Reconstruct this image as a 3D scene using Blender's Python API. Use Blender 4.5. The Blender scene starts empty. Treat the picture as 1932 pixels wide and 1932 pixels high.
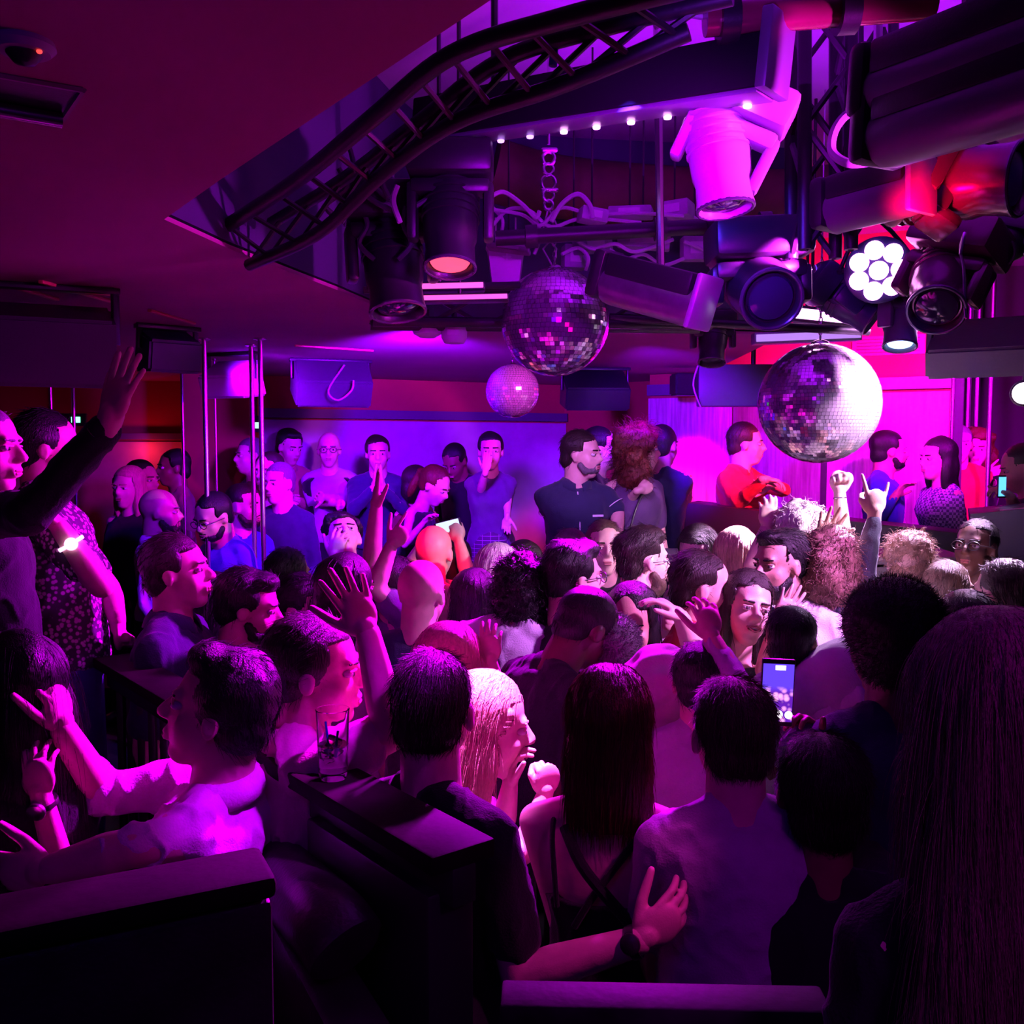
# Nightclub dance floor under disco balls and moving-head lamps.
import bpy, bmesh, math, random
import numpy as np
from mathutils import Vector, Matrix
SC = bpy.context.scene
COL = SC.collection
PI = math.pi
# ------------------------------------------------------------------ camera
CAM_Z, FPX, TILT = 2.15, 1800.0, math.radians(3.69)
cam_d = bpy.data.cameras.new('camera'); cam = bpy.data.objects.new('camera', cam_d); COL.objects.link(cam)
cam.location = (0, 0, CAM_Z); cam.rotation_euler = (PI/2 - TILT, 0, 0)
cam_d.sensor_width = 36; cam_d.lens = 36*FPX/1932; cam_d.clip_start = 0.05
SC.camera = cam
def at(px, py, Y):                       # the world point seen at a pixel of the 1932 frame, on the plane y = Y
    x, y = (px-966)/FPX, (966-py)/FPX
    c, s = math.cos(TILT), math.sin(TILT)
    dy, dz = c + y*s, -s + y*c
    return Vector((x*Y/dy, Y, CAM_Z + dz*Y/dy))
def atz(px, py, Z):                      # same, on the horizontal plane z = Z
    x, y = (px-966)/FPX, (966-py)/FPX
    c, s = math.cos(TILT), math.sin(TILT)
    dy, dz = c + y*s, -s + y*c
    t = (Z-CAM_Z)/dz
    return Vector((x*t, dy*t, Z))
# ------------------------------------------------------------------ world, exposure
w = bpy.data.worlds.new('world'); SC.world = w; w.use_nodes = True
w.node_tree.nodes['Background'].inputs[0].default_value = (0.10, 0.012, 0.75, 1)
w.node_tree.nodes['Background'].inputs[1].default_value = 0.018
vs = SC.view_settings
vs.view_transform = 'Standard'; vs.look = 'None'; vs.gamma = 1.0; vs.use_curve_mapping = False; vs.exposure = 0.3
SC.cycles.max_bounces = 10; SC.cycles.diffuse_bounces = 3; SC.cycles.glossy_bounces = 4; SC.cycles.transmission_bounces = 10
SC.cycles.caustics_reflective = False; SC.cycles.caustics_refractive = False
SC.cycles.sample_clamp_indirect = 3.0; SC.cycles.sample_clamp_direct = 0
SC.cycles.use_denoising = True
# ------------------------------------------------------------------ stage light
def spot(name, p, aim, col, power, deg=40, blend=.5, size=.06):
    l = bpy.data.lights.new(name, 'SPOT'); o = bpy.data.objects.new(name, l); COL.objects.link(o)
    o.location = p; d = Vector(aim)-Vector(p); o.rotation_euler = d.to_track_quat('-Z', 'Y').to_euler()
    l.color = col; l.energy = power; l.spot_size = math.radians(deg); l.spot_blend = blend; l.shadow_soft_size = size
    return o
def point(name, p, col, power, size=.05):
    l = bpy.data.lights.new(name, 'POINT'); o = bpy.data.objects.new(name, l); COL.objects.link(o)
    o.location = p; l.color = col; l.energy = power; l.shadow_soft_size = size
    return o
def area(name, p, aim, col, power, sx=1, sy=1):
    l = bpy.data.lights.new(name, 'AREA'); o = bpy.data.objects.new(name, l); COL.objects.link(o)
    o.location = p; d = Vector(aim)-Vector(p); o.rotation_euler = d.to_track_quat('-Z', 'Y').to_euler()
    l.shape = 'RECTANGLE'; l.size = sx; l.size_y = sy; l.color = col; l.energy = power
    return o
MAG = (1.0, .03, .95); PINK = (1.0, .22, .85); VIO = (.42, .03, 1.0); BLU = (.10, .03, 1.0); RED = (1.0, .03, .06); HOT = (1.0, .45, .95)
# key lamps over the stage side of the floor, so the crowd's backs stay dark
spot('key_par', (1.30, 4.05, 2.58), (.65, 3.40, 1.5), (.55, .04, 1), 1500, 95, .9, .04)
spot('key_left', (.60, 4.15, 2.60), (-.70, 2.6, 1.55), (.68, .0, .95), 1050, 76, .9, .05)
spot('white_back', (1.75, 4.35, 2.60), (1.05, 3.75, 1.6), (.80, .45, 1), 2700, 56, .9, .05)
spot('front_white', (1.9, 3.45, 2.40), (.9, 4.2, 1.75), (.9, .55, 1), 170, 60, .6, .05)
spot('magenta_top', (.02, 2.35, 2.85), (-.06, 2.34, 1.5), (.85, .10, 1), 1700, 22, .7, .04)
spot('magenta_near', (.15, 2.9, 2.60), (-.52, 2.02, 1.55), (.72, .0, .95), 720, 40, .8, .05)
spot('magenta_left', (.0, 3.3, 2.60), (-1.45, 2.8, 1.95), (.6, .0, .8), 130, 50, .8, .06)
spot('shoulder_magenta', (1.0, 3.1, 2.6), (.37, 2.08, 1.38), (.75, .0, 1), 260, 26, .8, .05)
spot('violet_near_right', (1.0, .15, 2.6), (.55, 1.15, 1.3), (.65, .0, 1), 16, 60, .9, .15)
spot('far_right_fill', (3.3, 5.2, 2.9), (3.1, 6.8, 1.9), (.8, .0, 1), 240, 70, .8, .05)  # added lamp, brightens the poles and figures at the far right
# violet and blue washes
spot('violet_wash', (-.45, 4.5, 2.60), (-.8, 7.6, 2.0), (.22, .0, 1), 620, 85, .8, .10)
spot('violet_panel', (-1.5, 5.4, 2.6), (-1.35, 7.4, 1.9), (.27, .0, 1), 230, 80, .8, .08)
spot('blue_left', (-.9, 3.9, 2.60), (-1.3, 5.0, 1.7), (.14, .0, 1.0), 150, 75, .7, .06)
spot('face_magenta_left', (.2, 4.4, 2.55), (-1.5, 5.2, 1.8), (.75, 0, 1), 260, 60, .8, .06)
spot('blue_fill_front', (-.4, .2, 2.62), (.1, 3.2, 1.4), (.18, .0, 1.0), 7, 120, .9, .30)  # added fill near the camera, keeps the darks blue
spot('red_head', (-.22, 3.35, 2.50), at(820, 1040, 4.3), (1, .0, .06), 260, 16, .5, .04)
# stage
spot('red_stage', (1.9, 4.6, 2.62), at(1400, 930, 5.9), (1, .02, .20), 380, 34, .5, .05)
spot('magenta_stage', (2.2, 4.7, 2.70), at(1700, 760, 6.6), (.85, .0, 1), 420, 74, .8, .06)
spot('blue_stage', (.6, 4.9, 2.60), at(1300, 900, 7.0), (.20, .0, 1), 300, 60, .5, .05)
spot('magenta_strip', (.85, 5.3, 2.60), at(1300, 900, 7.0), (1, 0, .8), 240, 20, .3, .03)
spot('stage_front', (.35, 3.6, 2.58), at(1110, 880, 5.1), (.60, .20, 1), 210, 30, .7, .05)
spot('red_soffit', (2.3, 5.3, 2.75), (2.4, 6.5, 3.1), (1, .0, .30), 110, 90, .8, .08)
point('red_sconce', at(262, 850, 7.72), (1, .02, .10), 1.5, .03)
point('red_sconce_b', at(362, 885, 7.72), (1, .02, .08), .8, .03)
# rig and ceiling
area('recess_glow', (.9, 3.0, 3.2), (.9, 3.0, 4), (.45, 0, 1), 20, 1.6, 1.6)
spot('ceiling_red', (.9, 1.9, 2.0), (-1.0, 2.1, 2.75), (1, .0, .50), 12, 120, .9, .2)
spot('rig_pink', (1.35, 1.9, 2.62), at(1370, 280, 2.3), (.85, .02, 1), 190, 50, .7, .04)
spot('rig_violet', (.3, 1.6, 2.62), at(1150, 480, 3.3), (.45, .0, 1), 80, 70, .8, .06)
spot('ball_fill_right', (1.85, 3.35, 2.80), at(1545, 761, 4.0), (.9, .35, 1), 1100, 30, .4, .05)  # this and the next two are added lamps that brighten the mirror balls
spot('ball_fill_left', (.9, 2.9, 2.75), at(1047, 608, 3.6), (.75, .02, 1), 600, 30, .4, .05)
spot('ball_fill_small', (.35, 4.3, 2.60), at(967, 738, 5.2), (.9, .05, .9), 130, 26, .4, .05)
spot('front_pink', (1.75, 2.75, 2.50), (.80, 3.35, 1.6), (.80, .22, 1), 330, 48, .8, .05)
spot('white_right', (2.3, 4.4, 2.62), (1.75, 3.75, 1.7), (.85, .5, 1), 700, 48, .8, .05)
spot('shirt_violet', (.30, 1.70, 2.60), (-.50, 1.95, 1.38), (.55, .0, 1), 110, 20, .7, .04)
spot('arm_pink', (.95, 1.35, 2.60), at(1050, 1790, 1.86), (.9, .02, .6), 45, 15, .7, .04)
spot('rig_red', (.95, 2.35, 2.66), at(1770, 320, 2.6), (1, .0, .08), 26, 50, .7, .03)
spot('rig_blue', (.25, 2.3, 2.95), at(1440, 490, 3.0), (.08, .02, 1), 60, 34, .6, .04)
spot('top_blue', (.35, 1.5, 2.75), at(1310, 30, 2.2), (.30, .02, 1), 14, 40, .6, .04)
# ------------------------------------------------------------------ tags
def tag(o, label=None, cat=None, group=None, kind=None):
    if label: o['label'] = label
    if cat: o['category'] = cat
    if group: o['group'] = group
    if kind: o['kind'] = kind
    return o
def empty(name, loc=(0, 0, 0), label=None, cat=None, group=None):
    o = bpy.data.objects.new(name, None); COL.objects.link(o); o.location = loc; o.empty_display_size = .05
    return tag(o, label, cat, group)
# ------------------------------------------------------------------ materials
MATS = {}
def mat(name, col, rough=.6, metal=0., noise_scale=0, noise_amt=.15, bump=0., bump_scale=60, spec=.5, emit=None, estr=0, coat=0, sheen=0, stretch=None):
    key = name
    if key in MATS: return MATS[key]
    m = bpy.data.materials.new(name); m.use_nodes = True; nt = m.node_tree; b = nt.nodes['Principled BSDF']
    b.inputs['Base Color'].default_value = (*col, 1); b.inputs['Roughness'].default_value = rough
    b.inputs['Metallic'].default_value = metal; b.inputs['Specular IOR Level'].default_value = spec
    b.inputs['Coat Weight'].default_value = coat; b.inputs['Sheen Weight'].default_value = sheen
    if emit:
        b.inputs['Emission Color'].default_value = (*emit, 1); b.inputs['Emission Strength'].default_value = estr
    tc = nt.nodes.new('ShaderNodeTexCoord'); vec = tc.outputs['Object']
    if stretch:
        mp = nt.nodes.new('ShaderNodeMapping'); mp.inputs['Scale'].default_value = stretch
        nt.links.new(vec, mp.inputs[0]); vec = mp.outputs[0]
    if noise_scale:
        n = nt.nodes.new('ShaderNodeTexNoise'); n.inputs['Scale'].default_value = noise_scale; n.inputs['Detail'].default_value = 5
        nt.links.new(vec, n.inputs[0])
        r = nt.nodes.new('ShaderNodeMapRange'); r.inputs[1].default_value = .3; r.inputs[2].default_value = .7
        r.inputs[3].default_value = 1-noise_amt; r.inputs[4].default_value = 1+noise_amt
        nt.links.new(n.outputs[0], r.inputs[0])
        x = nt.nodes.new('ShaderNodeMix'); x.data_type = 'RGBA'; x.blend_type = 'MULTIPLY'; x.inputs[0].default_value = 1
        x.inputs[6].default_value = (*col, 1); nt.links.new(r.outputs[0], x.inputs[7]); nt.links.new(x.outputs[2], b.inputs['Base Color'])
    if bump:
        n = nt.nodes.new('ShaderNodeTexNoise'); n.inputs['Scale'].default_value = bump_scale; n.inputs['Detail'].default_value = 3
        nt.links.new(vec, n.inputs[0]); bp = nt.nodes.new('ShaderNodeBump'); bp.inputs['Strength'].default_value = bump; bp.inputs['Distance'].default_value = .01
        nt.links.new(n.outputs[0], bp.inputs['Height']); nt.links.new(bp.outputs[0], b.inputs['Normal'])
    MATS[key] = m
    return m
def skin(tone='light'):
    c = dict(light=(.72, .47, .38), tan=(.52, .31, .22), brown=(.22, .11, .07), dark=(.10, .05, .035))[tone]
    return mat(tone+'_skin', c, .42, noise_scale=30, noise_amt=.08, bump=.08, bump_scale=300)
CLOTH = dict(white=(.80, .78, .80), lilac=(.55, .50, .62), navy=(.025, .03, .075), black=(.010, .010, .014), denim=(.10, .16, .42), pink=(.75, .45, .50), red=(.55, .03, .04),
             grey=(.20, .20, .24), purple=(.10, .05, .14), tan=(.40, .22, .14), cream=(.70, .62, .60), blue=(.04, .10, .55), palegrey=(.42, .40, .47), slate=(.12, .13, .18), maroon=(.14, .02, .04))
def cloth(name):
    return mat(name+'_cloth', CLOTH[name], .85, noise_scale=14, noise_amt=.10, bump=.25, bump_scale=220, spec=.2, sheen=.15)
HAIRC = dict(black=(.006, .005, .006), brown=(.018, .011, .009), auburn=(.10, .018, .012), blond=(.58, .40, .26), grey=(.13, .12, .13), darkblond=(.085, .055, .035), pale=(.8, .72, .66), longbrown=(.22, .13, .11), lightbrown=(.20, .12, .08))
def hairm(name, rough=.42):
    return mat(name+'_hair', HAIRC[name], rough, noise_scale=40, noise_amt=.3, bump=.5, bump_scale=120, stretch=(3, 3, .35), spec=.35)
EYEW = mat('eye_white', (.75, .72, .72), .25); IRIS = mat('eye_iris', (.03, .02, .02), .15); LIP = mat('lip_skin', (.42, .16, .16), .4); MOUTH = mat('mouth_dark', (.05, .01, .01), .5); TEETH = mat('teeth', (.8, .78, .74), .3)
BLK = mat('black_metal', (.013, .013, .016), .42, .3, spec=.6, bump=.05, bump_scale=80)
BLKP = mat('black_plastic', (.016, .016, .020), .38, 0, spec=.5, bump=.06, bump_scale=160)
GREYM = mat('grey_metal', (.30, .30, .32), .35, .8, noise_scale=20, noise_amt=.2)
WHITEP = mat('white_plastic', (.75, .73, .75), .4)
CHROME = mat('chrome', (.9, .9, .92), .28, 1.)
STEEL = mat('steel', (.6, .6, .62), .25, 1.)
CABLE = mat('cable_rubber', (.35, .33, .38), .5)
# ------------------------------------------------------------------ mesh arrays
def rot_to(d):
    return Vector(d).to_track_quat('Z', 'Y').to_matrix()
def np3(m): return np.array(m)
def capsule(a, b, ra, rb, n=12, k=4):
    a, b = Vector(a), Vector(b); d = b-a; L = d.length
    R = np3(rot_to(d)) if L > 1e-6 else np.eye(3)
    prof = []
    for i in range(k+1):
        t = -PI/2 + PI/2*i/k; prof.append((ra*math.cos(t), ra*math.sin(t)))
    for i in range(k+1):
        t = PI/2*i/k; prof.append((rb*math.cos(t), L+rb*math.sin(t)))
    return lathe(prof, n, R, np.array(a))
def lathe(prof, n=16, R=np.eye(3), o=np.zeros(3)):          # prof: list of (radius, height); ends closed when radius ~ 0, else capped
    ang = np.arange(n)*2*PI/n; V = []; F = []
    for r, h in prof:
        r = max(r, 1e-5)
        V.append(np.stack([r*np.cos(ang), r*np.sin(ang), np.full(n, h)], 1))
    m = len(prof); V = np.concatenate(V)
    for j in range(m-1):
        for i in range(n):
            i2 = (i+1) % n; F.append((j*n+i, j*n+i2, (j+1)*n+i2, (j+1)*n+i))
    F.append(tuple(range(n-1, -1, -1))); F.append(tuple((m-1)*n+i for i in range(n)))
    return V @ np.asarray(R).T + np.asarray(o), F
def ellipsoid(c, r, R=None, n=16, k=10):
    prof = [(math.cos(-PI/2+PI*i/k), math.sin(-PI/2+PI*i/k)) for i in range(k+1)]
    V, F = lathe(prof, n); V = V*np.array(r)
    if R is not None: V = V @ np.asarray(R).T
    return V+np.array(c), F
def box(c, s, R=None, bev=0.0):
    hx, hy, hz = s[0]/2, s[1]/2, s[2]/2
    if bev <= 0:
        V = np.array([(x, y, z) for x in (-hx, hx) for y in (-hy, hy) for z in (-hz, hz)], float)
        F = [(0, 1, 3, 2), (4, 6, 7, 5), (0, 4, 5, 1), (2, 3, 7, 6), (0, 2, 6, 4), (1, 5, 7, 3)]
    else:
        bm = bmesh.new(); bmesh.ops.create_cube(bm, size=1); bmesh.ops.scale(bm, vec=s, verts=bm.verts)
        bmesh.ops.bevel(bm, geom=bm.edges[:], offset=min(bev, min(s)*.45), segments=2, affect='EDGES', profile=.5)
        V = np.array([v.co[:] for v in bm.verts]); bm.verts.index_update(); F = [tuple(v.index for v in f.verts) for f in bm.faces]; bm.free()
    if R is not None: V = V @ np.asarray(R).T
    return V+np.array(c), F
def tube(pts, r, n=8, closed=False):                      # r scalar or list
    P = np.array([tuple(p) for p in pts], float); m = len(P)
    rr = np.full(m, r) if np.isscalar(r) else np.array(r)
    T = np.zeros_like(P); T[1:-1] = P[2:]-P[:-2]; T[0] = P[1]-P[0]; T[-1] = P[-1]-P[-2]
    if closed: T[0] = T[-1] = P[1]-P[-1]
    T /= np.linalg.norm(T, axis=1)[:, None]+1e-9
    u = np.cross(T[0], (0, 0, 1)); u = u if np.linalg.norm(u) > .1 else np.cross(T[0], (1, 0, 0)); u /= np.linalg.norm(u)
    ang = np.arange(n)*2*PI/n; V = []; F = []
    for i in range(m):
        u = u-T[i]*np.dot(u, T[i]); u /= np.linalg.norm(u)+1e-9; v = np.cross(T[i], u)
        V.append(P[i]+rr[i]*(np.cos(ang)[:, None]*u+np.sin(ang)[:, None]*v))
    for j in range(m-1 if not closed else m):
        j2 = (j+1) % m
        for i in range(n): F.append((j*n+i, j*n+(i+1) % n, j2*n+(i+1) % n, j2*n+i))
    if not closed:
        F.append(tuple(range(n-1, -1, -1))); F.append(tuple((m-1)*n+i for i in range(n)))
    return np.concatenate(V), F
def smooth_path(pts, n=6):
    P = [Vector(p) for p in pts]; out = []
    for i in range(len(P)-1):
        p0, p1, p2, p3 = P[max(i-1, 0)], P[i], P[i+1], P[min(i+2, len(P)-1)]
        for k in range(n):
            t = k/n
            out.append(.5*((2*p1)+(p2-p0)*t+(2*p0-5*p1+4*p2-p3)*t*t+(3*p1-p0-3*p2+p3)*t**3))
    out.append(P[-1]); return out
def loft(rings, cap=True):
    n = len(rings[0]); V = np.concatenate(rings); F = []
    for j in range(len(rings)-1):
        for i in range(n): F.append((j*n+i, j*n+(i+1) % n, (j+1)*n+(i+1) % n, (j+1)*n+i))
    if cap: F.append(tuple(range(n-1, -1, -1))); F.append(tuple((len(rings)-1)*n+i for i in range(n)))
    return V, F
class MB:
    def __init__(s): s.V = []; s.F = []; s.M = []; s.n = 0
    def add(s, vf, m=0):
        V, F = vf; s.V.append(np.asarray(V, float)); s.F += [tuple(i+s.n for i in f) for f in F]; s.M += [m]*len(F); s.n += len(V); return s
    def mesh(s, name='m'):
        me = bpy.data.meshes.new(name); me.from_pydata(np.concatenate(s.V).tolist() if s.V else [], [], s.F)
        if any(s.M): me.polygons.foreach_set('material_index', s.M)
        return me
    def build(s, name, mats, parent=None, smooth=True, origin=None):
        if origin is not None: s.V = [v-np.array(origin) for v in s.V]
        me = s.mesh(name)
        for m in (mats if isinstance(mats, (list, tuple)) else [mats]): me.materials.append(m)
        o = bpy.data.objects.new(name, me); COL.objects.link(o)
        if origin is not None: o.location = origin
        if parent:
            o.parent = parent
            if origin is not None: o.location = Vector(origin)-Vector(parent.location)
        if smooth:
            me.polygons.foreach_set('use_smooth', [True]*len(me.polygons))
            try: me.set_sharp_from_angle(angle=math.radians(38))
            except Exception: pass
        return o
def one(vf): return MB().add(vf)
def remesh(mb, vox, iters=3, fac=.5):
    me = mb.mesh('tmp'); o = bpy.data.objects.new('tmp', me); COL.objects.link(o)
    md = o.modifiers.new('r', 'REMESH'); md.mode = 'VOXEL'; md.voxel_size = vox
    dg = bpy.context.evaluated_depsgraph_get(); ev = o.evaluated_get(dg); m2 = ev.to_mesh()
    nv = len(m2.vertices); V = np.empty(nv*3); m2.vertices.foreach_get('co', V); V = V.reshape(-1, 3)
    nl = len(m2.loops); L = np.empty(nl, int); m2.loops.foreach_get('vertex_index', L)
    npo = len(m2.polygons); LT = np.empty(npo, int); m2.polygons.foreach_get('loop_total', LT)
    ne = len(m2.edges); E = np.empty(ne*2, int); m2.edges.foreach_get('vertices', E); E = E.reshape(-1, 2)
    ev.to_mesh_clear(); bpy.data.objects.remove(o); bpy.data.meshes.remove(me)
    deg = np.bincount(E[:, 0], minlength=nv)+np.bincount(E[:, 1], minlength=nv); deg = np.maximum(deg, 1)
    for _ in range(iters):
        A = np.zeros_like(V)
        for k in range(3):
            A[:, k] = (np.bincount(E[:, 0], V[E[:, 1], k], nv)+np.bincount(E[:, 1], V[E[:, 0], k], nv))/deg
        V += fac*(A-V)
    st = np.concatenate([[0], np.cumsum(LT)])
    if (LT == 4).all(): F = L.reshape(-1, 4)
    else: F = [tuple(L[st[i]:st[i+1]]) for i in range(npo)]
    return V, F
def normals(V, F):
    F = np.asarray(F); a, b, c = V[F[:, 0]], V[F[:, 1]], V[F[:, 2]]; fn = np.cross(b-a, c-a)
    N = np.zeros_like(V)
    for k in range(3):
        for j in range(F.shape[1]): N[:, k] += np.bincount(F[:, j], fn[:, k], len(V))
    return N/(np.linalg.norm(N, axis=1)[:, None]+1e-12)
class NZ:                                                 # cheap smooth noise: a sum of rotated sine products
    def __init__(s, seed, octs=4, base=1.):
        r = np.random.RandomState(seed); s.k = []
        for o in range(octs):
            for _ in range(5):
                d = r.normal(size=3); d /= np.linalg.norm(d); s.k.append((d*base*(1.9**o)*r.uniform(.7, 1.3), r.uniform(0, 6.28), .55**o))
    def __call__(s, P):
        out = np.zeros(len(P))
        for d, ph, a in s.k: out += a*np.sin(P@d+ph)
        return out/3.
def fastobj(name, V, F, mats, parent, midx=None):
    me = bpy.data.meshes.new(name)
    if isinstance(F, np.ndarray):
        nv, nf, k = len(V), len(F), F.shape[1]
        me.vertices.add(nv); me.vertices.foreach_set('co', V.astype(np.float32).ravel())
        me.loops.add(nf*k); me.loops.foreach_set('vertex_index', F.astype(np.int32).ravel())
        me.polygons.add(nf); me.polygons.foreach_set('loop_start', np.arange(nf, dtype=np.int32)*k)
        try: me.polygons.foreach_set('loop_total', np.full(nf, k, dtype=np.int32))
        except Exception: pass
        me.update(calc_edges=True)
    else: me.from_pydata(V.tolist(), [], [tuple(int(i) for i in f) for f in F])
    me.polygons.foreach_set('use_smooth', [True]*len(me.polygons))
    for m in mats: me.materials.append(m)
    if midx is not None: me.polygons.foreach_set('material_index', np.asarray(midx, dtype=np.int32))
    me.validate()
    o = bpy.data.objects.new(name, me); COL.objects.link(o)
    if parent: o.parent = parent
    return o
def strands(paths, rad):                                  # paths (S, K, 3) -> thin three-sided hairs
    P = np.asarray(paths); S, K, _ = P.shape
    T = np.gradient(P, axis=1); T /= np.linalg.norm(T, axis=2)[:, :, None]+1e-9
    ref = np.zeros_like(T); ref[..., 0] = .31; ref[..., 1] = .85; ref[..., 2] = .42
    U = np.cross(T, ref); U /= np.linalg.norm(U, axis=2)[:, :, None]+1e-9; W = np.cross(T, U)
    taper = np.linspace(1, .35, K)[None, :, None]*rad
    rings = [P+taper*(math.cos(a)*U+math.sin(a)*W) for a in (0, 2*PI/3, 4*PI/3)]
    V = np.stack(rings, 2).reshape(-1, 3)
    base = (np.arange(S)*K*3)[:, None, None]+(np.arange(K-1)*3)[None, :, None]
    F = []
    for i in range(3):
        j = (i+1) % 3
        F.append(np.stack([base[..., 0]+i, base[..., 0]+j, base[..., 0]+3+j, base[..., 0]+3+i], -1).reshape(-1, 4))
    return V, np.concatenate(F)
# ------------------------------------------------------------------ the room
def wood(name, col, vert=True, rough=.55):
    m = mat(name, col, rough, noise_scale=6, noise_amt=.35, bump=.15, bump_scale=8, stretch=(9, 9, .55) if vert else (.6, 9, 9)); return m
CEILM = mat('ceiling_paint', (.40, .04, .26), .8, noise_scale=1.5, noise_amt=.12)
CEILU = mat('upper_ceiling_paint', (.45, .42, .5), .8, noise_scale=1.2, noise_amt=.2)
REDW = mat('crimson_wall_paint', (.42, .03, .05), .7, noise_scale=2, noise_amt=.1)
PANW = mat('pale_panel', (.50, .48, .55), .6, noise_scale=8, noise_amt=.08)
DARKW = mat('dark_wall', (.03, .02, .035), .7)
FLOORM = mat('dance_floor', (.03, .025, .03), .28, noise_scale=5, noise_amt=.3)
LAQ = mat('dark_lacquer_wood', (.014, .005, .009), .65, noise_scale=10, noise_amt=.4, bump=.06, bump_scale=70, stretch=(1, 1, 1), spec=.07)
LEATH = mat('black_leather', (.035, .018, .03), .38, noise_scale=12, noise_amt=.3, bump=.18, bump_scale=120)
def struct(name, mb, m, parent=None, smooth=False, label=None):
    o = mb.build(name, m, parent, smooth); o['kind'] = 'structure'
    if parent: del o['kind']
    if label: o['label'] = label
    return o
def slab(poly, z0, z1):                                  # prism over a plan polygon
    n = len(poly); V = np.array([(x, y, z) for z in (z0, z1) for x, y in poly]); F = [tuple(range(n-1, -1, -1)), tuple(range(n, 2*n))]
    F += [(i, (i+1) % n, n+(i+1) % n, n+i) for i in range(n)]
    return V, F
def wallseg(a, b, z0, z1, th=.12):                       # wall whose near face runs a -> b
    a, b = Vector((a[0], a[1])), Vector((b[0], b[1])); d = (b-a).normalized(); n = Vector((-d.y, d.x))
    if n.y < 0: n = -n
    return slab([tuple(a), tuple(b), tuple(b+n*th), tuple(a+n*th)], z0, z1)
ZC, ZU, ZF, ZG, ZS = 2.72, 3.62, 0.0, 0.45, 0.60
struct('floor', MB().add(slab([(-7, -3), (7, -3), (7, 11), (-7, 11)], -.2, ZF)), FLOORM)
# raised gallery on the near side, left of the rail, and the stage platform along the back
struct('floor_gallery', MB().add(slab([(-7, -3), (6.9, -3), (6.9, 1.42), (.40, 1.40), (.34, 1.25), (-.03, 1.28), (-.05, 1.50), (-1.55, 3.45), (-2.2, 6.15), (-7, 6.15)], ZF, ZG)), FLOORM)
struct('floor_platform', MB().add(slab([(-7, 6.15), (-1.7, 6.15), (-1.1, 5.1), (.05, 4.75), (3.2, 4.7), (4.0, 4.0), (6.9, 4.0), (6.9, 10), (-7, 10)], ZF, ZS)), FLOORM)
# low ceiling with the cut-out over the dance floor
rec = [(.62, .34), (.02, 1.185), (-.62, 2.06), (-.86, 2.40), (-.80, 2.75), (-.62, 3.45), (-.50, 4.0), (-.36, 4.45), (.30, 4.60), (1.35, 4.75), (1.45, 7.4), (6.9, 6.2), (6.9, .34)]
out = [(-7, -3), (-7, 11), (1.45, 11)]
cm = MB()
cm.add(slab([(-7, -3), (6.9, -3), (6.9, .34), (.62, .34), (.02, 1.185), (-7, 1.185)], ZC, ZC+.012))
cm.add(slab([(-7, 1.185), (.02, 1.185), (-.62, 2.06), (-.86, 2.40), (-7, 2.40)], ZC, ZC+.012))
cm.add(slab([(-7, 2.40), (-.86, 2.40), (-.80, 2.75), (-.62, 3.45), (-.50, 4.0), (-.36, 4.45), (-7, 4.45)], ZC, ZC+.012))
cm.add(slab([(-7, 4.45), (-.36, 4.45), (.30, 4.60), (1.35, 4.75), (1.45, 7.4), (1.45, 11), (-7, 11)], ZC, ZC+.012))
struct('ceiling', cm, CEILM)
fas = MB()
for i in range(len(rec)-3):
    a, b = rec[i], rec[i+1]; fas.add(wallseg(a, b, ZC+.02, ZU, .03) if i > 3 else slab([a, b, (b[0]-.03, b[1]-.02), (a[0]-.03, a[1]-.02)], ZC+.02, ZU))
struct('wall_recess', fas, mat('recess_paint', (.045, .03, .10), .8))
struct('ceiling_upper', MB().add(slab([(-1.4, -.5), (6.9, -.5), (6.9, 9), (-1.4, 9)], ZU, ZU+.08)), CEILU)
# dark curved duct across the far side of the recess
dc = smooth_path([at(930, 320, 4.45), at(1050, 352, 4.5), at(1250, 372, 4.5), at(1480, 380, 4.4), at(1700, 352, 4.2)], 6)
o = tag(MB().add(tube(dc, [.14]*len(dc), 14)).build('ventilation_duct', mat('duct_fabric', (.10, .03, .03), .7, noise_scale=3, noise_amt=.5)), 'dark rust-coloured round duct running under the upper ceiling behind the rigging', 'duct')
# back wall with the pale panel, red band and trim
A0, B0, C0, D0, E0 = (-6.8, 7.9), (-2.35, 7.9), (-1.93, 7.3), (.46, 8.4), (1.04, 7.25)
F0 = (2.93, 6.35)
struct('wall_back', MB().add(wallseg(C0, D0, ZS, ZC)), REDW)
struct('wall_back_red', MB().add(wallseg(D0, (1.16, 7.9), ZS, ZU)), REDW)
struct('wall_side', MB().add(slab([(-2.35, 7.9), (-1.93, 7.3), (-1.93, 7.45), (-2.25, 8.0)], ZS, ZC)), REDW)
struct('wall_column', MB().add(slab([(-2.44, 7.12), (-1.96, 7.15), (-1.98, 7.3), (-2.5, 7.4)], ZS, ZC)), REDW)
struct('wall_left', MB().add(wallseg(A0, B0, ZS, ZC)), REDW)
def panel(a, b, z0, z1, off, th):
    a, b = Vector(a), Vector(b); d = (b-a).normalized(); n = Vector((-d.y, d.x)); n = n if n.y < 0 else -n
    a, b = a+n*off, b+n*off
    return slab([tuple(a), tuple(b), tuple(b+n*th), tuple(a+n*th)], z0, z1)
struct('trim_1', MB().add(panel(C0, D0, 2.40, 2.47, .0, .06)), mat('trim_paint', (.10, .07, .14), .5))
struct('wall_panel', MB().add(panel(C0, D0, ZS, 2.385, .0, .03)), PANW)
struct('trim_2', MB().add(panel(A0, B0, 2.24, 2.29, .0, .06)), mat('trim_paint', (.10, .07, .14), .5))
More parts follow.
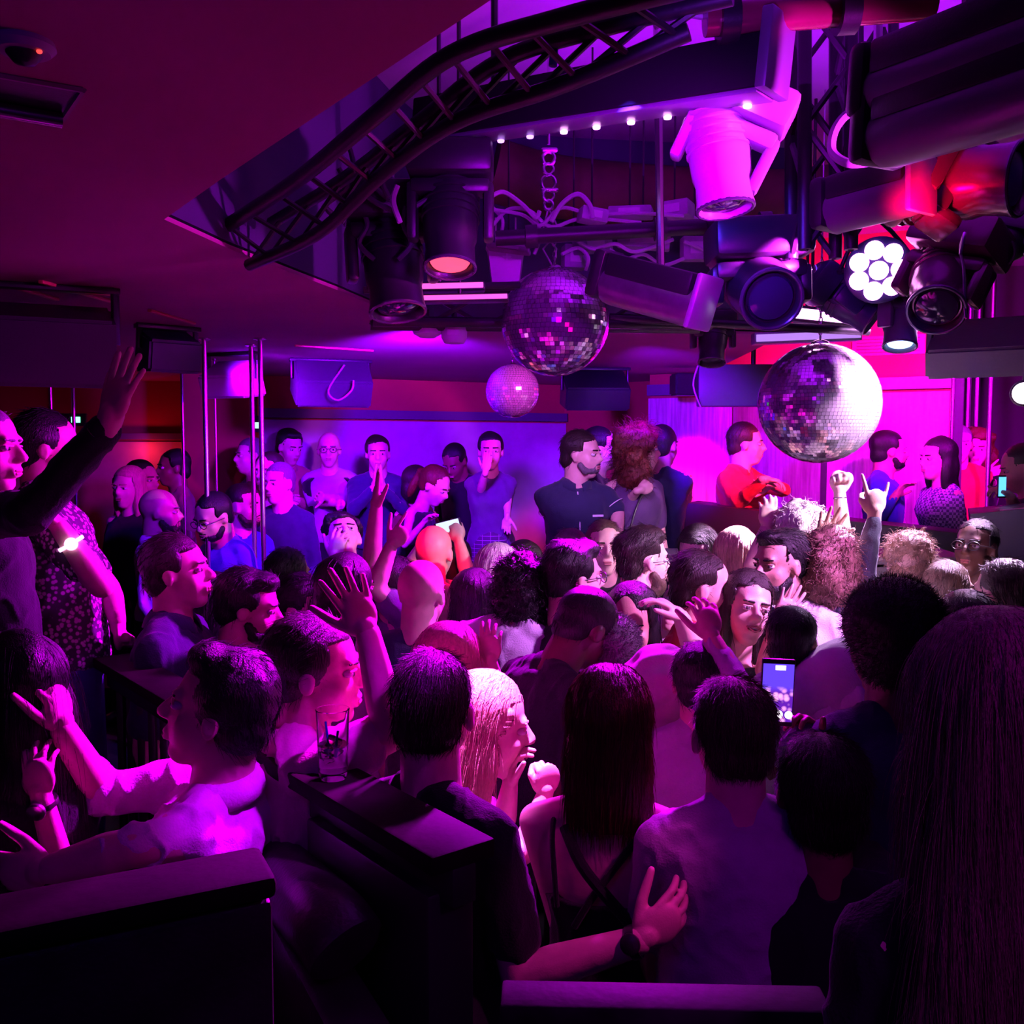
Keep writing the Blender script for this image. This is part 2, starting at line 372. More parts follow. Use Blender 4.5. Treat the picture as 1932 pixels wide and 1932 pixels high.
struct('wall_panel_left', MB().add(panel(A0, B0, ZS, 2.22, .0, .03)), mat('warm_panel', (.5, .30, .26), .6, noise_scale=8, noise_amt=.08))
# wood-clad wall behind the stage on the right
struct('wall_right', MB().add(wallseg(E0, F0, ZS, ZU)), REDW)
def lerp2(t): return (E0[0]+(F0[0]-E0[0])*t, E0[1]+(F0[1]-E0[1])*t)
WP = wood('washed_wood', (.62, .50, .52)); WD = wood('grey_wood', (.30, .24, .28))
for i, (t0, t1, m) in enumerate(((0.0, .30, WP), (.305, .60, WD), (.62, .985, WP))):
    struct('wall_wood', MB().add(panel(lerp2(t0), lerp2(t1), ZS+.25, 2.54, .0, .03)), m)
struct('trim_3', MB().add(panel(lerp2(0), lerp2(1), 2.56, 2.64, 0, .07)), mat('trim_paint', (.10, .07, .14), .5))
struct('trim_4', MB().add(panel(lerp2(.6), lerp2(.62), ZS, 2.54, 0, .035)), DARKW)
struct('wall_far_right', MB().add(wallseg((2.93, 8.0), (6.9, 7.0), ZS, ZU)), DARKW)
struct('wall_far_right_side', MB().add(slab([(2.93, 6.35), (2.99, 6.35), (2.99, 8.0), (2.93, 8.0)], ZS, ZU)), DARKW)
struct('wall_outer_left', MB().add(slab([(-7.0, -3), (-6.9, -3), (-6.9, 8), (-7.0, 8)], 0, ZC)), DARKW)
struct('wall_outer_right', MB().add(slab([(6.9, -3), (7.0, -3), (7.0, 8), (6.9, 8)], 0, ZU)), DARKW)
struct('wall_behind', MB().add(slab([(-7, -3.1), (7, -3.1), (7, -3), (-7, -3)], 0, ZC)), DARKW)
# air vent on the red wall
def wallframe(t, z):
    a = Vector((*lerp2(t), z)); d = (Vector(F0)-Vector(E0)).normalized(); d = Vector((d.x, d.y, 0)); n = Vector((d.y, -d.x, 0))
    return a, d, n
v, d_, n_ = wallframe(.80, 2.86); vr = empty('air_vent', v+n_*.012, 'long slatted air vent high on the red wall above the wood panels', 'vent')
R3 = np3(Matrix((d_, n_, Vector((0, 0, 1)))).transposed())
MB().add(box((0, 0, 0), (.46, .02, .13), R3)).build('frame', mat('vent_paint', (.5, .08, .12), .5), vr, False)
sl = MB()
for k in range(5): sl.add(box(np3(Matrix((d_, n_, Vector((0, 0, 1)))).transposed())@np.array((0, .014, -.045+k*.022)), (.40, .010, .007), R3))
sl.build('slats', mat('vent_slat', (.10, .02, .04), .5), vr, False)
# ceiling fixtures, left
p = atz(60, 190, ZC); r = empty('ceiling_recess_lamp', (p.x, p.y, ZC), 'rectangular sunken ceiling fitting with a dark opening, left of the picture', 'ceiling fitting')
c4 = [atz(-60, 128, ZC), atz(156, 166, ZC), atz(118, 222, ZC), atz(-75, 190, ZC)]
def P0(q, o): return np.array(q)-np.array(o)
cc = sum(c4, Vector())/4
rim = MB()
for i in range(4):
    a, b = c4[i], c4[(i+1) % 4]; rim.add(tube([a-p+Vector((0, 0, -.002)), b-p+Vector((0, 0, -.002))], .006, 6))
rim.build('rim', mat('fitting_rim', (.2, .08, .2), .4), r)
ins = MB(); ins.add(loft([np.array([tuple(q-p+Vector((0, 0, -.001))) for q in c4]), np.array([tuple((q-cc)*.86+cc-p+Vector((0, 0, -.004))) for q in c4])])); ins.build('opening', BLK, r, False)
lm = MB(); q1, q2 = c4[3].lerp(c4[0], .25)-p, c4[2].lerp(c4[1], .22)-p; lm.add(tube([q1+Vector((0, 0, -.016)), q1.lerp(q2, .95)+Vector((0, 0, -.016))], .013, 10)); lm.build('reflector', STEEL, r)
p = atz(45, 78, ZC); r = empty('ceiling_sensor', p, 'small round dome sensor on the ceiling above the rectangular fitting', 'sensor')
MB().add(lathe([(.040, 0), (.042, -.008), (.034, -.016), (.0, -.018)][::-1], 24)).build('base', mat('sensor_violet_grey', (.3, .3, .34), .4), r)
MB().add(lathe([(0, -.034), (.014, -.030), (.024, -.018), (.024, -.014)], 20)).build('dome', BLKP, r)
MB().add(ellipsoid((.026, -.01, -.018), (.004, .004, .003))).build('led', mat('sensor_led', (.5, 0, 0), .4, emit=(1, .05, .05), estr=1.5), r)
# thin strips let into the low ceiling
for k, (a, b, lb) in enumerate((((-10, 527), (108, 562), 'leftmost thin metal strip let into the low ceiling'), ((76, 528), (212, 566), 'second thin metal strip in the ceiling, beside the leftmost one'),
                  ((282, 583), (366, 608), 'short thin strip in the ceiling left of the chrome poles'), ((556, 650), (704, 660), 'thin red-lit strip on the ceiling above the hanging wedge speaker'))):
    q0, q1 = atz(*a, ZC), atz(*b, ZC); m0 = (q0+q1)/2; dd = (q1-q0).normalized(); R_ = np3(Matrix((dd, Vector((0, 0, 1)).cross(dd), Vector((0, 0, 1)))).transposed())
    tag(MB().add(box((0, 0, -.006), ((q1-q0).length, .02, .012), R_, .003)).build('ceiling_strip', mat('strip_metal', (.55, .08, .10), .4, .2), None, True, None), lb, 'ceiling strip', 'ceiling strips').location = m0
# stage-edge counter with steel lip, and dark front
def rail_box(name, a, b, dpt, hgt, m, parent=None, bev=.004):
    a, b = Vector(a), Vector(b); d = (b-a); L_ = d.length; d.normalize(); z = Vector((0, 0, 1)); n = z.cross(d).normalized(); z2 = d.cross(n)
    R_ = np3(Matrix((d, n, z2)).transposed()); o = MB().add(box((0, 0, 0), (L_, dpt, hgt), R_, bev)).build(name, m, None, True)
    if parent: o.parent = parent; o.location = (a+b)/2-parent.location
    else: o.location = (a+b)/2
    return o
e0, e1 = at(1100, 1049, 4.75), at(1800, 1049, 4.55)
ct = empty('stage_counter', (e0+e1)/2*1, 'long grey-edged counter along the front of the stage behind the crowd', 'counter')
ct.location.z = ZS
GE = mat('grey_laminate', (.16, .17, .17), .45)
rail_box('worktop', e0, e1, .42, .035, GE, ct); rail_box('lower_edge', e0+Vector((0, -.16, -.055)), e1+Vector((0, -.16, -.055)), .06, .05, GE, ct)
fz = (ZS+e0.z-.1)/2; f0, f1 = e0.copy(), e1.copy(); f0.z = f1.z = fz; rail_box('front', f0+Vector((0, -.12, 0)), f1+Vector((0, -.12, 0)), .05, e0.z-.12-ZS, BLKP, ct)
bk = rail_box('stage_bar_shelf', at(1290, 975, 5.9)+Vector((0, 0, -.40)), at(1800, 972, 5.3)+Vector((0, 0, -.585)), .3, 1.17, mat('stage_black', (.012, .010, .016), .5)); tag(bk, 'black box bench at the back of the stage below the wood wall', 'bench'); bk.location.z = ZS+.585
# DJ booth at the right edge
bo = empty('dj_booth', (3.2, 4.9, ZF), 'dark DJ booth console with pale top edge at the right edge of the picture', 'dj booth')
q0, q1 = at(1862, 962, 4.85), at(2050, 938, 4.6)
rail_box('body', Vector((q0.x, q0.y+.1, .60)), Vector((q1.x+.2, q1.y+.1, .60)), .5, 1.2, mat('booth_slate', (.05, .06, .09), .5), bo); bo.children[0].scale = (1, 1, 1)
ob = bo.children[0]
rail_box('top_panel', q0+Vector((0, .1, -.33)), q1+Vector((.2, .1, -.33)), .5, .64, mat('booth_slate', (.05, .06, .09), .5), bo)
rail_box('edge', q0+Vector((0, -.13, 0)), q1+Vector((.2, -.13, 0)), .05, .016, mat('edge_white', (.7, .75, .7), .4), bo)
# tall glass-like chrome poles
def pole(px, y0, y1, Y, r, lb, ztop=ZC, zbot=ZG):
    a = at(px, (y0+y1)/2, Y); o = empty('chrome_pole', (a.x, Y, zbot), lb, 'pole', 'chrome poles')
    MB().add(tube([(0, 0, 0), (0, 0, ztop-zbot)], r, 14)).build('shaft', CHROME, o); MB().add(lathe([(r*2.6, 0), (r*2.6, .006), (r*1.3, .012)], 20)).build('base_flange', STEEL, o)
    MB().add(lathe([(r*1.3, ztop-zbot-.012), (r*2.6, ztop-zbot-.006), (r*2.6, ztop-zbot)], 20)).build('top_flange', STEEL, o)
for a in ((388, 620, 1000, 4.9, .013, 'thick chrome pole left of the dark red column, seen against it'), (346, 705, 1000, 6.0, .010, 'slim chrome pole left of the thick one, before the red-lit wall'),
          (407, 640, 1000, 6.0, .007, 'thinnest chrome pole just right of the thick pole'), (477, 640, 1050, 5.2, .013, 'left of the pair of chrome poles beside the pale wall panel'),
          (494, 640, 1060, 4.9, .013, 'right of the pair of chrome poles beside the pale wall panel'), (96, 735, 800, 6.2, .012, 'chrome pole far left behind the raised dark sleeve'),
          (139, 735, 830, 6.2, .012, 'chrome pole by the green exit light on the left')): pole(*a[:6], ZC, ZS if a[3] > 6.15 else ZG)
for a in ((1796, 600, 1000, 6.25, .012, 'chrome pole at the right end of the wood wall'), (1824, 740, 900, 6.9, .020, 'left of the two bright twin poles right of the wood wall'), (1841, 740, 900, 6.9, .020, 'right of the two bright twin poles right of the wood wall'), (1866, 740, 900, 6.3, .016, 'chrome pole farthest right, beside the bright lamp')):
    pole(*a[:6], ZU, ZS)
# railing of the gallery with its wide lacquered handrail
ra, rb = atz(877, 1618, 1.45), atz(215, 1245, 1.45)
rv = (rb-ra).normalized(); rn = Vector((-rv.y, rv.x, 0))
rl = empty('gallery_railing', (ra.x, ra.y, ZG), 'dark lacquered wooden railing with a wide handrail between seats and dance floor', 'railing')
rail_box('handrail', ra, rb, .135, .035, LAQ, rl, .006); rail_box('top_beam', ra+Vector((0, 0, -.05)), rb+Vector((0, 0, -.05)), .05, .07, mat('rail_black', (.02, .012, .02), .45), rl)
rail_box('bottom_beam', Vector((ra.x, ra.y, ZG+.12)), Vector((rb.x, rb.y, ZG+.12)), .05, .06, mat('rail_black', (.02, .012, .02), .45), rl)
Lr = (rb-ra).length
for k in range(14):
    q = ra+rv*(.57+k*.105)
    if .57+k*.105 < Lr-.05: rail_box('baluster', (q.x, q.y, ZG+.14), (q.x, q.y, 1.39), .022, .022, mat('rail_black', (.02, .012, .02), .45), rl, .002) if False else (lambda o: (setattr(o, 'parent', rl), setattr(o, 'location', Vector((q.x, q.y, .92))-rl.location)))(MB().add(box((0, 0, 0), (.022, .022, .93), None, .003)).build('baluster', mat('rail_black', (.02, .012, .02), .45), None))
q = ra+rv*.27; o = MB().add(box((0, 0, 0), (.46, .10, .93), np3(Matrix((rv, rn, Vector((0, 0, 1)))).transposed()), .008)).build('end_post', mat('rail_black', (.02, .012, .02), .45), None); o.parent = rl; o.location = Vector((q.x, q.y, .915))-rl.location
# second handrail at the bottom right
r2 = empty('near_railing', atz(1240, 1925, 1.45), 'lower dark handrail crossing the bottom edge at the right, worn pale in places', 'railing'); r2.location.z = ZG
g0, g1 = atz(945, 1893, 1.45), atz(1560, 1905, 1.45)
WORN = mat('worn_lacquer', (.03, .014, .026), .6, spec=.15, noise_scale=9, noise_amt=.8, bump=.1, bump_scale=60)
rail_box('handrail', g0, g1, .062, .03, WORN, r2, .005); rail_box('post', Vector((g0.x+.05, g0.y, .93)), Vector((g1.x-.05, g1.y, .93)), .04, .94, mat('rail_black', (.02, .012, .02), .45), r2)
# booth seat backs, lower left
s1 = empty('booth_seat_back', (-.6, 1.2, ZG), 'tall dark padded seat back filling the lower left corner', 'booth seat')
k0, k1 = at(-140, 1748, 1.22), at(503, 1628, 1.42)
dv = (k1-k0); dv.z = 0; dv.normalize(); nv = Vector((-dv.y, dv.x, 0))
zt = (k0.z+k1.z)/2
Rk = np3(Matrix((dv, nv, Vector((0, 0, 1)))).transposed())
mid = (k0+k1)/2; Lk = (Vector((k1.x, k1.y, 0))-Vector((k0.x, k0.y, 0))).length
for nm, c, s_, m in (('backrest', (0, 0, (zt+ZG)/2-.02-ZG), (Lk, .09, zt-ZG-.04), LEATH), ('top_ledge', (0, .01, zt-.018-ZG), (Lk+.01, .13, .036), LAQ)):
    MB().add(box(Rk@np.array((0, c[1], 0))+np.array((mid.x-s1.location.x, mid.y-s1.location.y, c[2])), s_, Rk, .012)).build(nm, m, s1)
sf = empty('leather_sofa', (-.62, 1.9, ZG), 'low dark leather sofa with rolled arm beside the railing posts', 'sofa')
a0 = at(640, 1765, 1.62); b0 = at(520, 1640, 2.05)
arm = smooth_path([a0-Vector(sf.location)+Vector((.02, -.02, -.02)), a0-Vector(sf.location)+Vector((-.02, .03, .0)), a0.lerp(b0, .5)-Vector(sf.location), b0-Vector(sf.location), b0+(b0-a0)*.6-Vector(sf.location)], 5)
MB().add(tube(arm, [.062]+[.072]*(len(arm)-1), 18)).build('rolled_arm', LEATH, sf)
aj = a0.lerp(b0, .55); dj = (b0-a0); dj.z = 0; dj.normalize(); Rj = np3(Matrix((dj, Vector((-dj.y, dj.x, 0)), Vector((0, 0, 1)))).transposed())
MB().add(box(np.array((aj.x, aj.y, (aj.z+ZG)/2-.03))-np.array(sf.location), (.85, .11, aj.z-ZG-.06), Rj, .02)).build('arm_panel', LEATH, sf)
MB().add(box(np.array((aj.x-.33, aj.y-.18, ZG+.25))-np.array(sf.location), (.75, .55, .32), Rj, .05)).build('seat_cushion', LEATH, sf)
# exit sign glimpse
ex = empty('exit_sign', at(140, 792, 7.6), 'small green glowing exit sign far left behind a pole', 'exit sign')
MB().add(box((0, 0, 0), (.20, .03, .10), None, .004)).build('case', BLKP, ex); MB().add(tube([(0, 0, 0), (0, 0, ZC-ex.location.z)], .006, 6)).build('stem', BLKP, ex); MB().add(box((.02, -.018, 0), (.07, .006, .045), None, .002)).build('lit_panel', mat('exit_green', (0, .3, .1), .4, emit=(.10, 1, .35), estr=6), ex)
ex = empty('exit_sign', at(484, 800, 7.0), 'pale green lit sign seen between the pair of chrome poles', 'exit sign')
MB().add(box((0, 0, 0), (.07, .03, .12), None, .004)).build('case', BLKP, ex); MB().add(tube([(0, 0, 0), (0, 0, ZC-ex.location.z)], .006, 6)).build('stem', BLKP, ex); MB().add(box((0, -.018, -.01), (.055, .006, .045), None, .002)).build('lit_panel', mat('exit_pale', (0, .3, .1), .4, emit=(.55, 1, .75), estr=1.0), ex)
# drinking glass on the handrail
GLS = mat('clear_glass', (1, 1, 1), .03); GLS.node_tree.nodes['Principled BSDF'].inputs['Transmission Weight'].default_value = 1; GLS.node_tree.nodes['Principled BSDF'].inputs['IOR'].default_value = 1.25
gp = atz(629, 1468, 1.468); gl = empty('highball_glass', gp, 'tall half-empty highball glass with a fluted base standing on the wide handrail', 'glass')
prof = [(0, .0), (.026, 0), (.0285, .004), (.030, .012), (.0345, .142), (.0352, .146), (.0338, .147), (.0322, .142), (.0280, .020), (.026, .014), (0, .012)]
g_ = MB(); V_, F_ = lathe(prof, 40); ang = np.arctan2(V_[:, 1], V_[:, 0]); rad = np.hypot(V_[:, 0], V_[:, 1]); k_ = (np.cos(ang*10) > 0)*((V_[:, 2] > .01) & (V_[:, 2] < .09) & (rad > .0295)); V_[:, :2] *= (1-.035*k_)[:, None]; g_.add((V_, F_)); g_.build('tumbler', GLS, gl)
DR = mat('drink_liquid', (.95, .85, .95), .12); DR.node_tree.nodes['Principled BSDF'].inputs['Transmission Weight'].default_value = .9
MB().add(lathe([(0, .016), (.0288, .017), (.0322, .072), (0, .073)], 28)).build('drink', DR, gl)
random.seed(4); ic = MB()
for k in range(6): ic.add(box((random.uniform(-.012, .012), random.uniform(-.012, .012), .045+k*.007), (.016, .016, .016), np3(Matrix.Rotation(random.random()*3, 3, 'X')@Matrix.Rotation(random.random()*3, 3, 'Z')), .003))
ic.build('ice_cubes', GLS, gl)
MB().add(tube([(-.006, 0, .05), (-.016, .004, .118)], .0028, 8)).build('straw', mat('blue_straw', (.02, .05, .7), .4), gl)
MB().add(tube([(.004, -.004, .05), (.010, .006, .098)], .0028, 8)).build('straw', mat('blue_straw', (.02, .05, .7), .4), gl)
# ------------------------------------------------------------------ rigging, lamps, mirror balls, speakers
def Rf(d, up=(0, 0, 1)):                                # columns: side, up-ish, d
    d = Vector(d).normalized(); x = Vector(up).cross(d); x = x if x.length > .05 else Vector((1, 0, 0)); x.normalize(); y = d.cross(x)
    return np3(Matrix((x, y, d)).transposed())
def emis(name, col, s): return mat(name, (.02, .02, .02), .3, emit=col, estr=s)
def truss(name_label, a, b, w_, parts='box', rad=.014, bay=.22, cat='truss', m=BLK, roll=0.):
    a, b = Vector(a), Vector(b); d = b-a; L_ = d.length; R_ = Matrix(Rf(d)); 
    if roll: R_ = R_@Matrix.Rotation(roll, 3, 'Z')
    r = empty('lighting_truss', (a+b)/2, name_label, cat)
    offs = [(-w_/2, -w_/2), (w_/2, -w_/2), (w_/2, w_/2), (-w_/2, w_/2)] if parts == 'box' else [(-w_/2, 0), (w_/2, 0)] if parts == 'flat' else [(-w_/2, -w_*.43), (w_/2, -w_*.43), (0, w_*.43)]
    for o in offs: MB().add(tube([R_@Vector((o[0], o[1], -L_/2)), R_@Vector((o[0], o[1], L_/2))], rad, 10)).build('chord', m, r)
    br = MB(); n = max(2, int(L_/bay)); k = len(offs)
    for j in range(k if k > 2 else 1):
        o1, o2 = offs[j], offs[(j+1) % k]
        for i in range(n):
            z0, z1 = -L_/2+L_*i/n, -L_/2+L_*(i+1)/n
            if i % 2: o1_, o2_ = o2, o1
            else: o1_, o2_ = o1, o2
            br.add(tube([R_@Vector((*o1_, z0)), R_@Vector((*o2_, z1))], rad*.5, 6))
    br.build('lattice', m, r); return r
def cable(lb, pts, r=.006, m=None, n=6, name='cable'):
    P = smooth_path(pts, n); c = sum(P, Vector())/len(P)
    return tag(MB().add(tube([p-c for p in P], r, 7)).build(name, m or CABLE), lb, 'cable', 'cables on the rigging') if not locals().get('o') else None
def place(o, c): o.location = c; return o
def cab(lb, pts, r=.006, m=None, n=6):
    P = smooth_path([Vector(p) for p in pts], n); c = sum(P, Vector())/len(P)
    o = MB().add(tube([p-c for p in P], r, 7)).build('cable', m or CABLE); o.location = c
    return tag(o, lb, 'cable', 'cables on the rigging')
def moving_head(lb, base, piv, aim, s=1., lens=None, body=BLKP, basem=None, side=None, yoke=True, fins=True, top=None):
    base, piv, aim = Vector(base), Vector(piv), Vector(aim).normalized()
    r = empty('moving_head_lamp', base, lb, 'stage light'); dn = (piv-base).normalized(); sd = Vector(side) if side else aim.cross(dn)
    sd = (sd-dn*sd.dot(dn)); sd = sd.normalized() if sd.length > .05 else Vector((1, 0, 0)); fw_ = dn.cross(sd)
    Rb = np3(Matrix((sd, fw_, dn)).transposed()); L_ = (piv-base).length; pl = piv-base
    MB().add(box((0, 0, 0), (.28*s, .20*s, .11*s), Rb, .02*s)).build('base', basem or body, r)
    if yoke:
        y = MB(); w2 = .125*s
        y.add(box(Rb@np.array((0, 0, .085*s)), (.26*s, .10*s, .05*s), Rb, .015*s))
        for g in (-1, 1): y.add(box(Rb@np.array((g*w2, 0, (.085*s+L_)/2+.02*s)), (.035*s, .085*s, L_-.02*s), Rb, .012*s))
        y.build('yoke', body, r)
    Ra = Rf(aim, tuple(sd)); pv = np.array(pl)
    prof = [(0, -.17), (.062, -.168), (.082, -.145), (.090, -.10), (.092, -.02), (.088, .05), (.080, .075), (.083, .13), (.088, .150), (.080, .156), (.074, .150), (.070, .128)]
    h = MB(); h.add(lathe([(a*s, b*s) for a, b in prof]+[(0, .126*s)], 28, Ra, pv))
    if fins:
        for k in range(5):
            z = -.13+k*.026; h.add(lathe([(.088*s, (z)*s), (.097*s, (z+.003)*s), (.097*s, (z+.009)*s), (.088*s, (z+.012)*s)], 24, Ra, pv))
    hd = h.build('head', body, r)
    ln = MB(); ln.add(lathe([(0, .130*s), (.066*s, .130*s), (.060*s, .140*s), (.035*s, .148*s), (0, .151*s)], 24, Ra, pv)); ln.build('lens', lens or mat('dark_lens', (.03, .02, .06), .06, spec=.9), hd)
    MB().add(tube([pv+Ra@np.array((.083*math.cos(t), .083*math.sin(t), .152))*s for t in np.linspace(0, 2*PI, 25)[:-1]], .006*s, 8, True)).build('rim', mat('lamp_rim', (.12, .11, .16), .25, .6), hd)
    if top is not None:
        t = Vector(top)-base; MB().add(tube([(0, 0, 0), t*.5, t], .016, 10)).build('clamp', STEEL, r)
    return r
def mirror_ball(lb, c, R_, rows, chain_to=None, seed=1):
    r = empty('mirror_ball', c, lb, 'mirror ball', 'mirror balls'); rng = random.Random(seed)
    m = mat('mirror_tile', (.93, .92, .95), .10, .85)
    MB().add(ellipsoid((0, 0, 0), (R_*.985,)*3, None, 48, 32)).build('core', mat('ball_core', (.03, .02, .05), .5), r)
    V = []; F = []
    for i in range(rows):
        th = PI*(i+.5)/rows; n = max(4, int(2*PI*math.sin(th)*rows/PI)); hh = R_*PI/rows*.5*.93
        for j in range(n):
            ph = 2*PI*(j+.5*(i % 2)*0)/n; d = Vector((math.sin(th)*math.cos(ph), math.sin(th)*math.sin(ph), math.cos(th)))
            e = Vector((-math.sin(ph), math.cos(ph), 0)); u = d.cross(e); tl = .028
            q = d+e*rng.gauss(0, tl)+u*rng.gauss(0, tl); q.normalize(); e2 = (e-q*e.dot(q)).normalized(); u2 = q.cross(e2); hw = R_*math.sin(th)*PI/n*.93
            k = len(V)
            for a, b in ((-1, -1), (1, -1), (1, 1), (-1, 1)): V.append(tuple(d*R_+e2*a*hw+u2*b*hh))
            F.append((k, k+1, k+2, k+3))
    me = bpy.data.meshes.new('tiles'); me.from_pydata(V, [], F); me.materials.append(m); o = bpy.data.objects.new('mirror_tiles', me); COL.objects.link(o); o.parent = r
    MB().add(lathe([(R_*.16, R_*.985), (R_*.14, R_*1.02), (R_*.05, R_*1.06), (0, R_*1.06)], 20)).build('cap', STEEL, r)
    if chain_to is not None:
        t = Vector(chain_to)-Vector(c); ch = MB(); p0 = Vector((0, 0, R_*1.05)); n = max(3, int((t-p0).length/.022))
        for i in range(n):
            q = p0.lerp(t, (i+.5)/n); a = Vector((0, 0, 1)); b = Vector((1, 0, 0)) if i % 2 else Vector((0, 1, 0))
            ch.add(tube([q+a*.016*math.cos(w)+b*.007*math.sin(w) for w in np.linspace(0, 2*PI, 11)[:-1]], .0026, 5, True))
        ch.build('chain', STEEL, r)
    return r
c1 = at(1047, 608, 3.6); mirror_ball('large mirror ball hanging left of centre below the pipes, mostly purple', c1, .2, 37, (c1.x-.01, c1.y, at(0, 400, 3.6).z), 1)
c2 = at(1545, 761, 4.0); mirror_ball('largest and brightest mirror ball, on the right above the dancers', c2, .249, 52, (c2.x, c2.y, at(0, 480, 4.0).z), 2)
MB().add(tube([(0, 0, .6), (0, 0, ZU-c2.z)], .004, 6)).build('wire', STEEL, bpy.data.objects['mirror_ball.001'])
c3 = at(967, 738, 5.2); mirror_ball('smallest mirror ball, low behind the large purple one', c3, .145, 32, (c3.x, c3.y, at(0, 640, 5.2).z), 3)
# shackles and hoist above the large ball
sh = empty('chain_shackle', at(1035, 330, 3.6), 'bright steel shackle and hook stack above the large purple mirror ball', 'shackle')
s_ = MB()
for k, (r_, z) in enumerate(((.022, .06), (.018, .02), (.026, -.03), (.020, -.075), (.016, -.11))):
    s_.add(tube([(r_*math.cos(t), (.3*r_ if k % 2 else 0)*math.cos(t), z+r_*1.1*math.sin(t)) for t in np.linspace(0, 2*PI, 17)[:-1]], .0065, 8, True))
s_.build('links', STEEL, sh); MB().add(capsule((-.022, 0, -.055), (.03, 0, -.055), .008, .008)).add(capsule((-.02, 0, .09), (.026, 0, .09), .009, .009)).build('pins', STEEL, sh)
MB().add(tube([(0, 0, -.12), (-.02, 0, -.2), (.03, .0, -.27), (.02, 0, -.34)], .004, 6)).add(tube([(0, 0, -.12), (.04, 0, -.2), (-.02, .0, -.27), (.02, 0, -.34)], .004, 6)).build('sling', CABLE, sh)
MB().add(tube([(0, 0, .11), (0, 0, ZU-at(1035, 330, 3.6).z)], .006, 8)).build('rod', STEEL, sh)
# --- trusses, bars and pipes
truss('dark square truss running level across the rig, behind the mirror balls', at(700, 578, 3.75), at(1330, 588, 4.05), .13, rad=.020)
truss('dark flat truss just under the lamps on the left end of the rig', at(690, 545, 3.2), at(975, 540, 3.4), .05, 'flat', rad=.012)
truss('black vertical lattice truss standing right of the hanging pink lamp', at(1548, 480, 2.9), at(1548, 20, 2.9), .135, rad=.020, bay=.17)
truss('second black vertical lattice truss behind the first, beside the big projectors', at(1640, 330, 3.4), at(1640, 20, 3.4), .12, rad=.018, bay=.15)
# curved truss following the edge of the ceiling cut-out
cu = [at(430, 425, 2.75), at(560, 340, 2.45), at(700, 225, 2.15), at(850, 105, 1.95), at(1050, 38, 1.85), at(1300, -25, 1.75)]
cl = [at(470, 500, 2.85), at(600, 440, 2.60), at(720, 330, 2.35), at(860, 230, 2.15), at(1060, 160, 2.0), at(1300, 60, 1.9)]
r = empty('curved_lighting_truss', cu[2], 'black curved truss sweeping along the ceiling edge from the upper left', 'truss')
U, Lw = smooth_path(cu, 8), smooth_path(cl, 8); o = cu[2]
U = [q+Vector((0, 0, .0)) for q in U]
MB().add(tube([q-o for q in U], .020, 10)).build('chord', BLK, r); MB().add(tube([q-o for q in Lw], .018, 10)).build('chord', BLK, r)
MB().add(tube([q-o+Vector((.10, .10, .03)) for q in U], .018, 10)).build('chord', BLK, r)
lt = MB()
for i in range(0, len(U)-3, 3): lt.add(tube([U[i]-o, Lw[min(i+3, len(Lw)-1)]-o], .007, 6)); lt.add(tube([U[i+2]-o+Vector((.10, .10, .03)), Lw[i]-o], .007, 6))
lt.build('lattice', BLK, r)
# black batten with a row of small lit pins
a, b = at(1452, 122, 2.15), at(800, 232, 2.85); d = (b-a).normalized(); n = Vector((d.y, -d.x, 0)).normalized(); u = d.cross(n); u = u if u.z > 0 else -u
Rt = np3(Matrix((d, u.cross(d), u)).transposed()); bt = empty('led_batten', (a+b)/2, 'long black boxed batten with small pink pin lights along its underside', 'light batten'); Lb = (b-a).length
MB().add(box((0, 0, 0), (Lb, .10, .115), Rt, .006)).build('housing', mat('batten_black', (.006, .006, .008), .7, spec=.15), bt)
MB().add(box(Rt@np.array((0, 0, -.062)), (Lb*.995, .085, .012), Rt, .003)).build('diffuser', mat('batten_grey', (.18, .16, .24), .4, .3), bt)
for k in range(9):
    t = -Lb/2+.06+k*.105+(.0 if k < 6 else .01); q = Rt@np.array((t, (-.03 if True else 0), -.070)); MB().add(lathe([(0, -.006), (.009, -.005), (.010, 0), (.0, .002)], 14, np.eye(3), q)).build('led', emis('pin_led', (1, .35, .95), 9) if k < 6 else emis('pin_led_dim', (.6, .25, 1), 2.5), bt)
MB().add(box(Rt@np.array((-Lb/2-.012, 0, .02)), (.028, .12, .17), Rt, .006)).build('end_plate', mat('plate_violet_metal', (.30, .28, .40), .35, .7), bt)
for t in (-.25, .25): MB().add(tube([Rt@np.array((t*Lb, 0, .05)), Rt@np.array((t*Lb, 0, .05))+np.array((0, 0, ZU-((a+b)/2).z-.02-(b-a).z*t))], .010, 8)).build('hanger', BLK, bt)
# pipes
def pipe(lb, a, b, rad, m=BLK, wrap=None):
    a, b = Vector(a), Vector(b); c = (a+b)/2; r = empty('rigging_pipe', c, lb, 'pipe'); MB().add(tube([a-c, b-c], rad, 16)).build('tube', m, r)
    for t in (wrap or ()):
        q = a.lerp(b, t)-c; MB().add(tube([q-(b-a).normalized()*.02, q+(b-a).normalized()*.02], rad*1.5, 14)).build('clamp', BLKP, r)
    return r
pipe('black horizontal pipe crossing behind the large purple mirror ball', at(935, 450, 3.3), at(1500, 418, 3.3), .026, BLK, (.12, .55, .72, .9))
pipe('shiny maroon pipe crossing the top right above the vertical truss', at(1330, 38, 2.15), at(1760, 5, 2.15), .035, mat('maroon_gloss', (.28, .02, .08), .22, .2, coat=.5), (.1, .62))
pipe('long dark pipe low on the rig right of the large mirror ball', at(1150, 600, 3.9), at(1640, 625, 3.9), .018, BLK, (.3,))
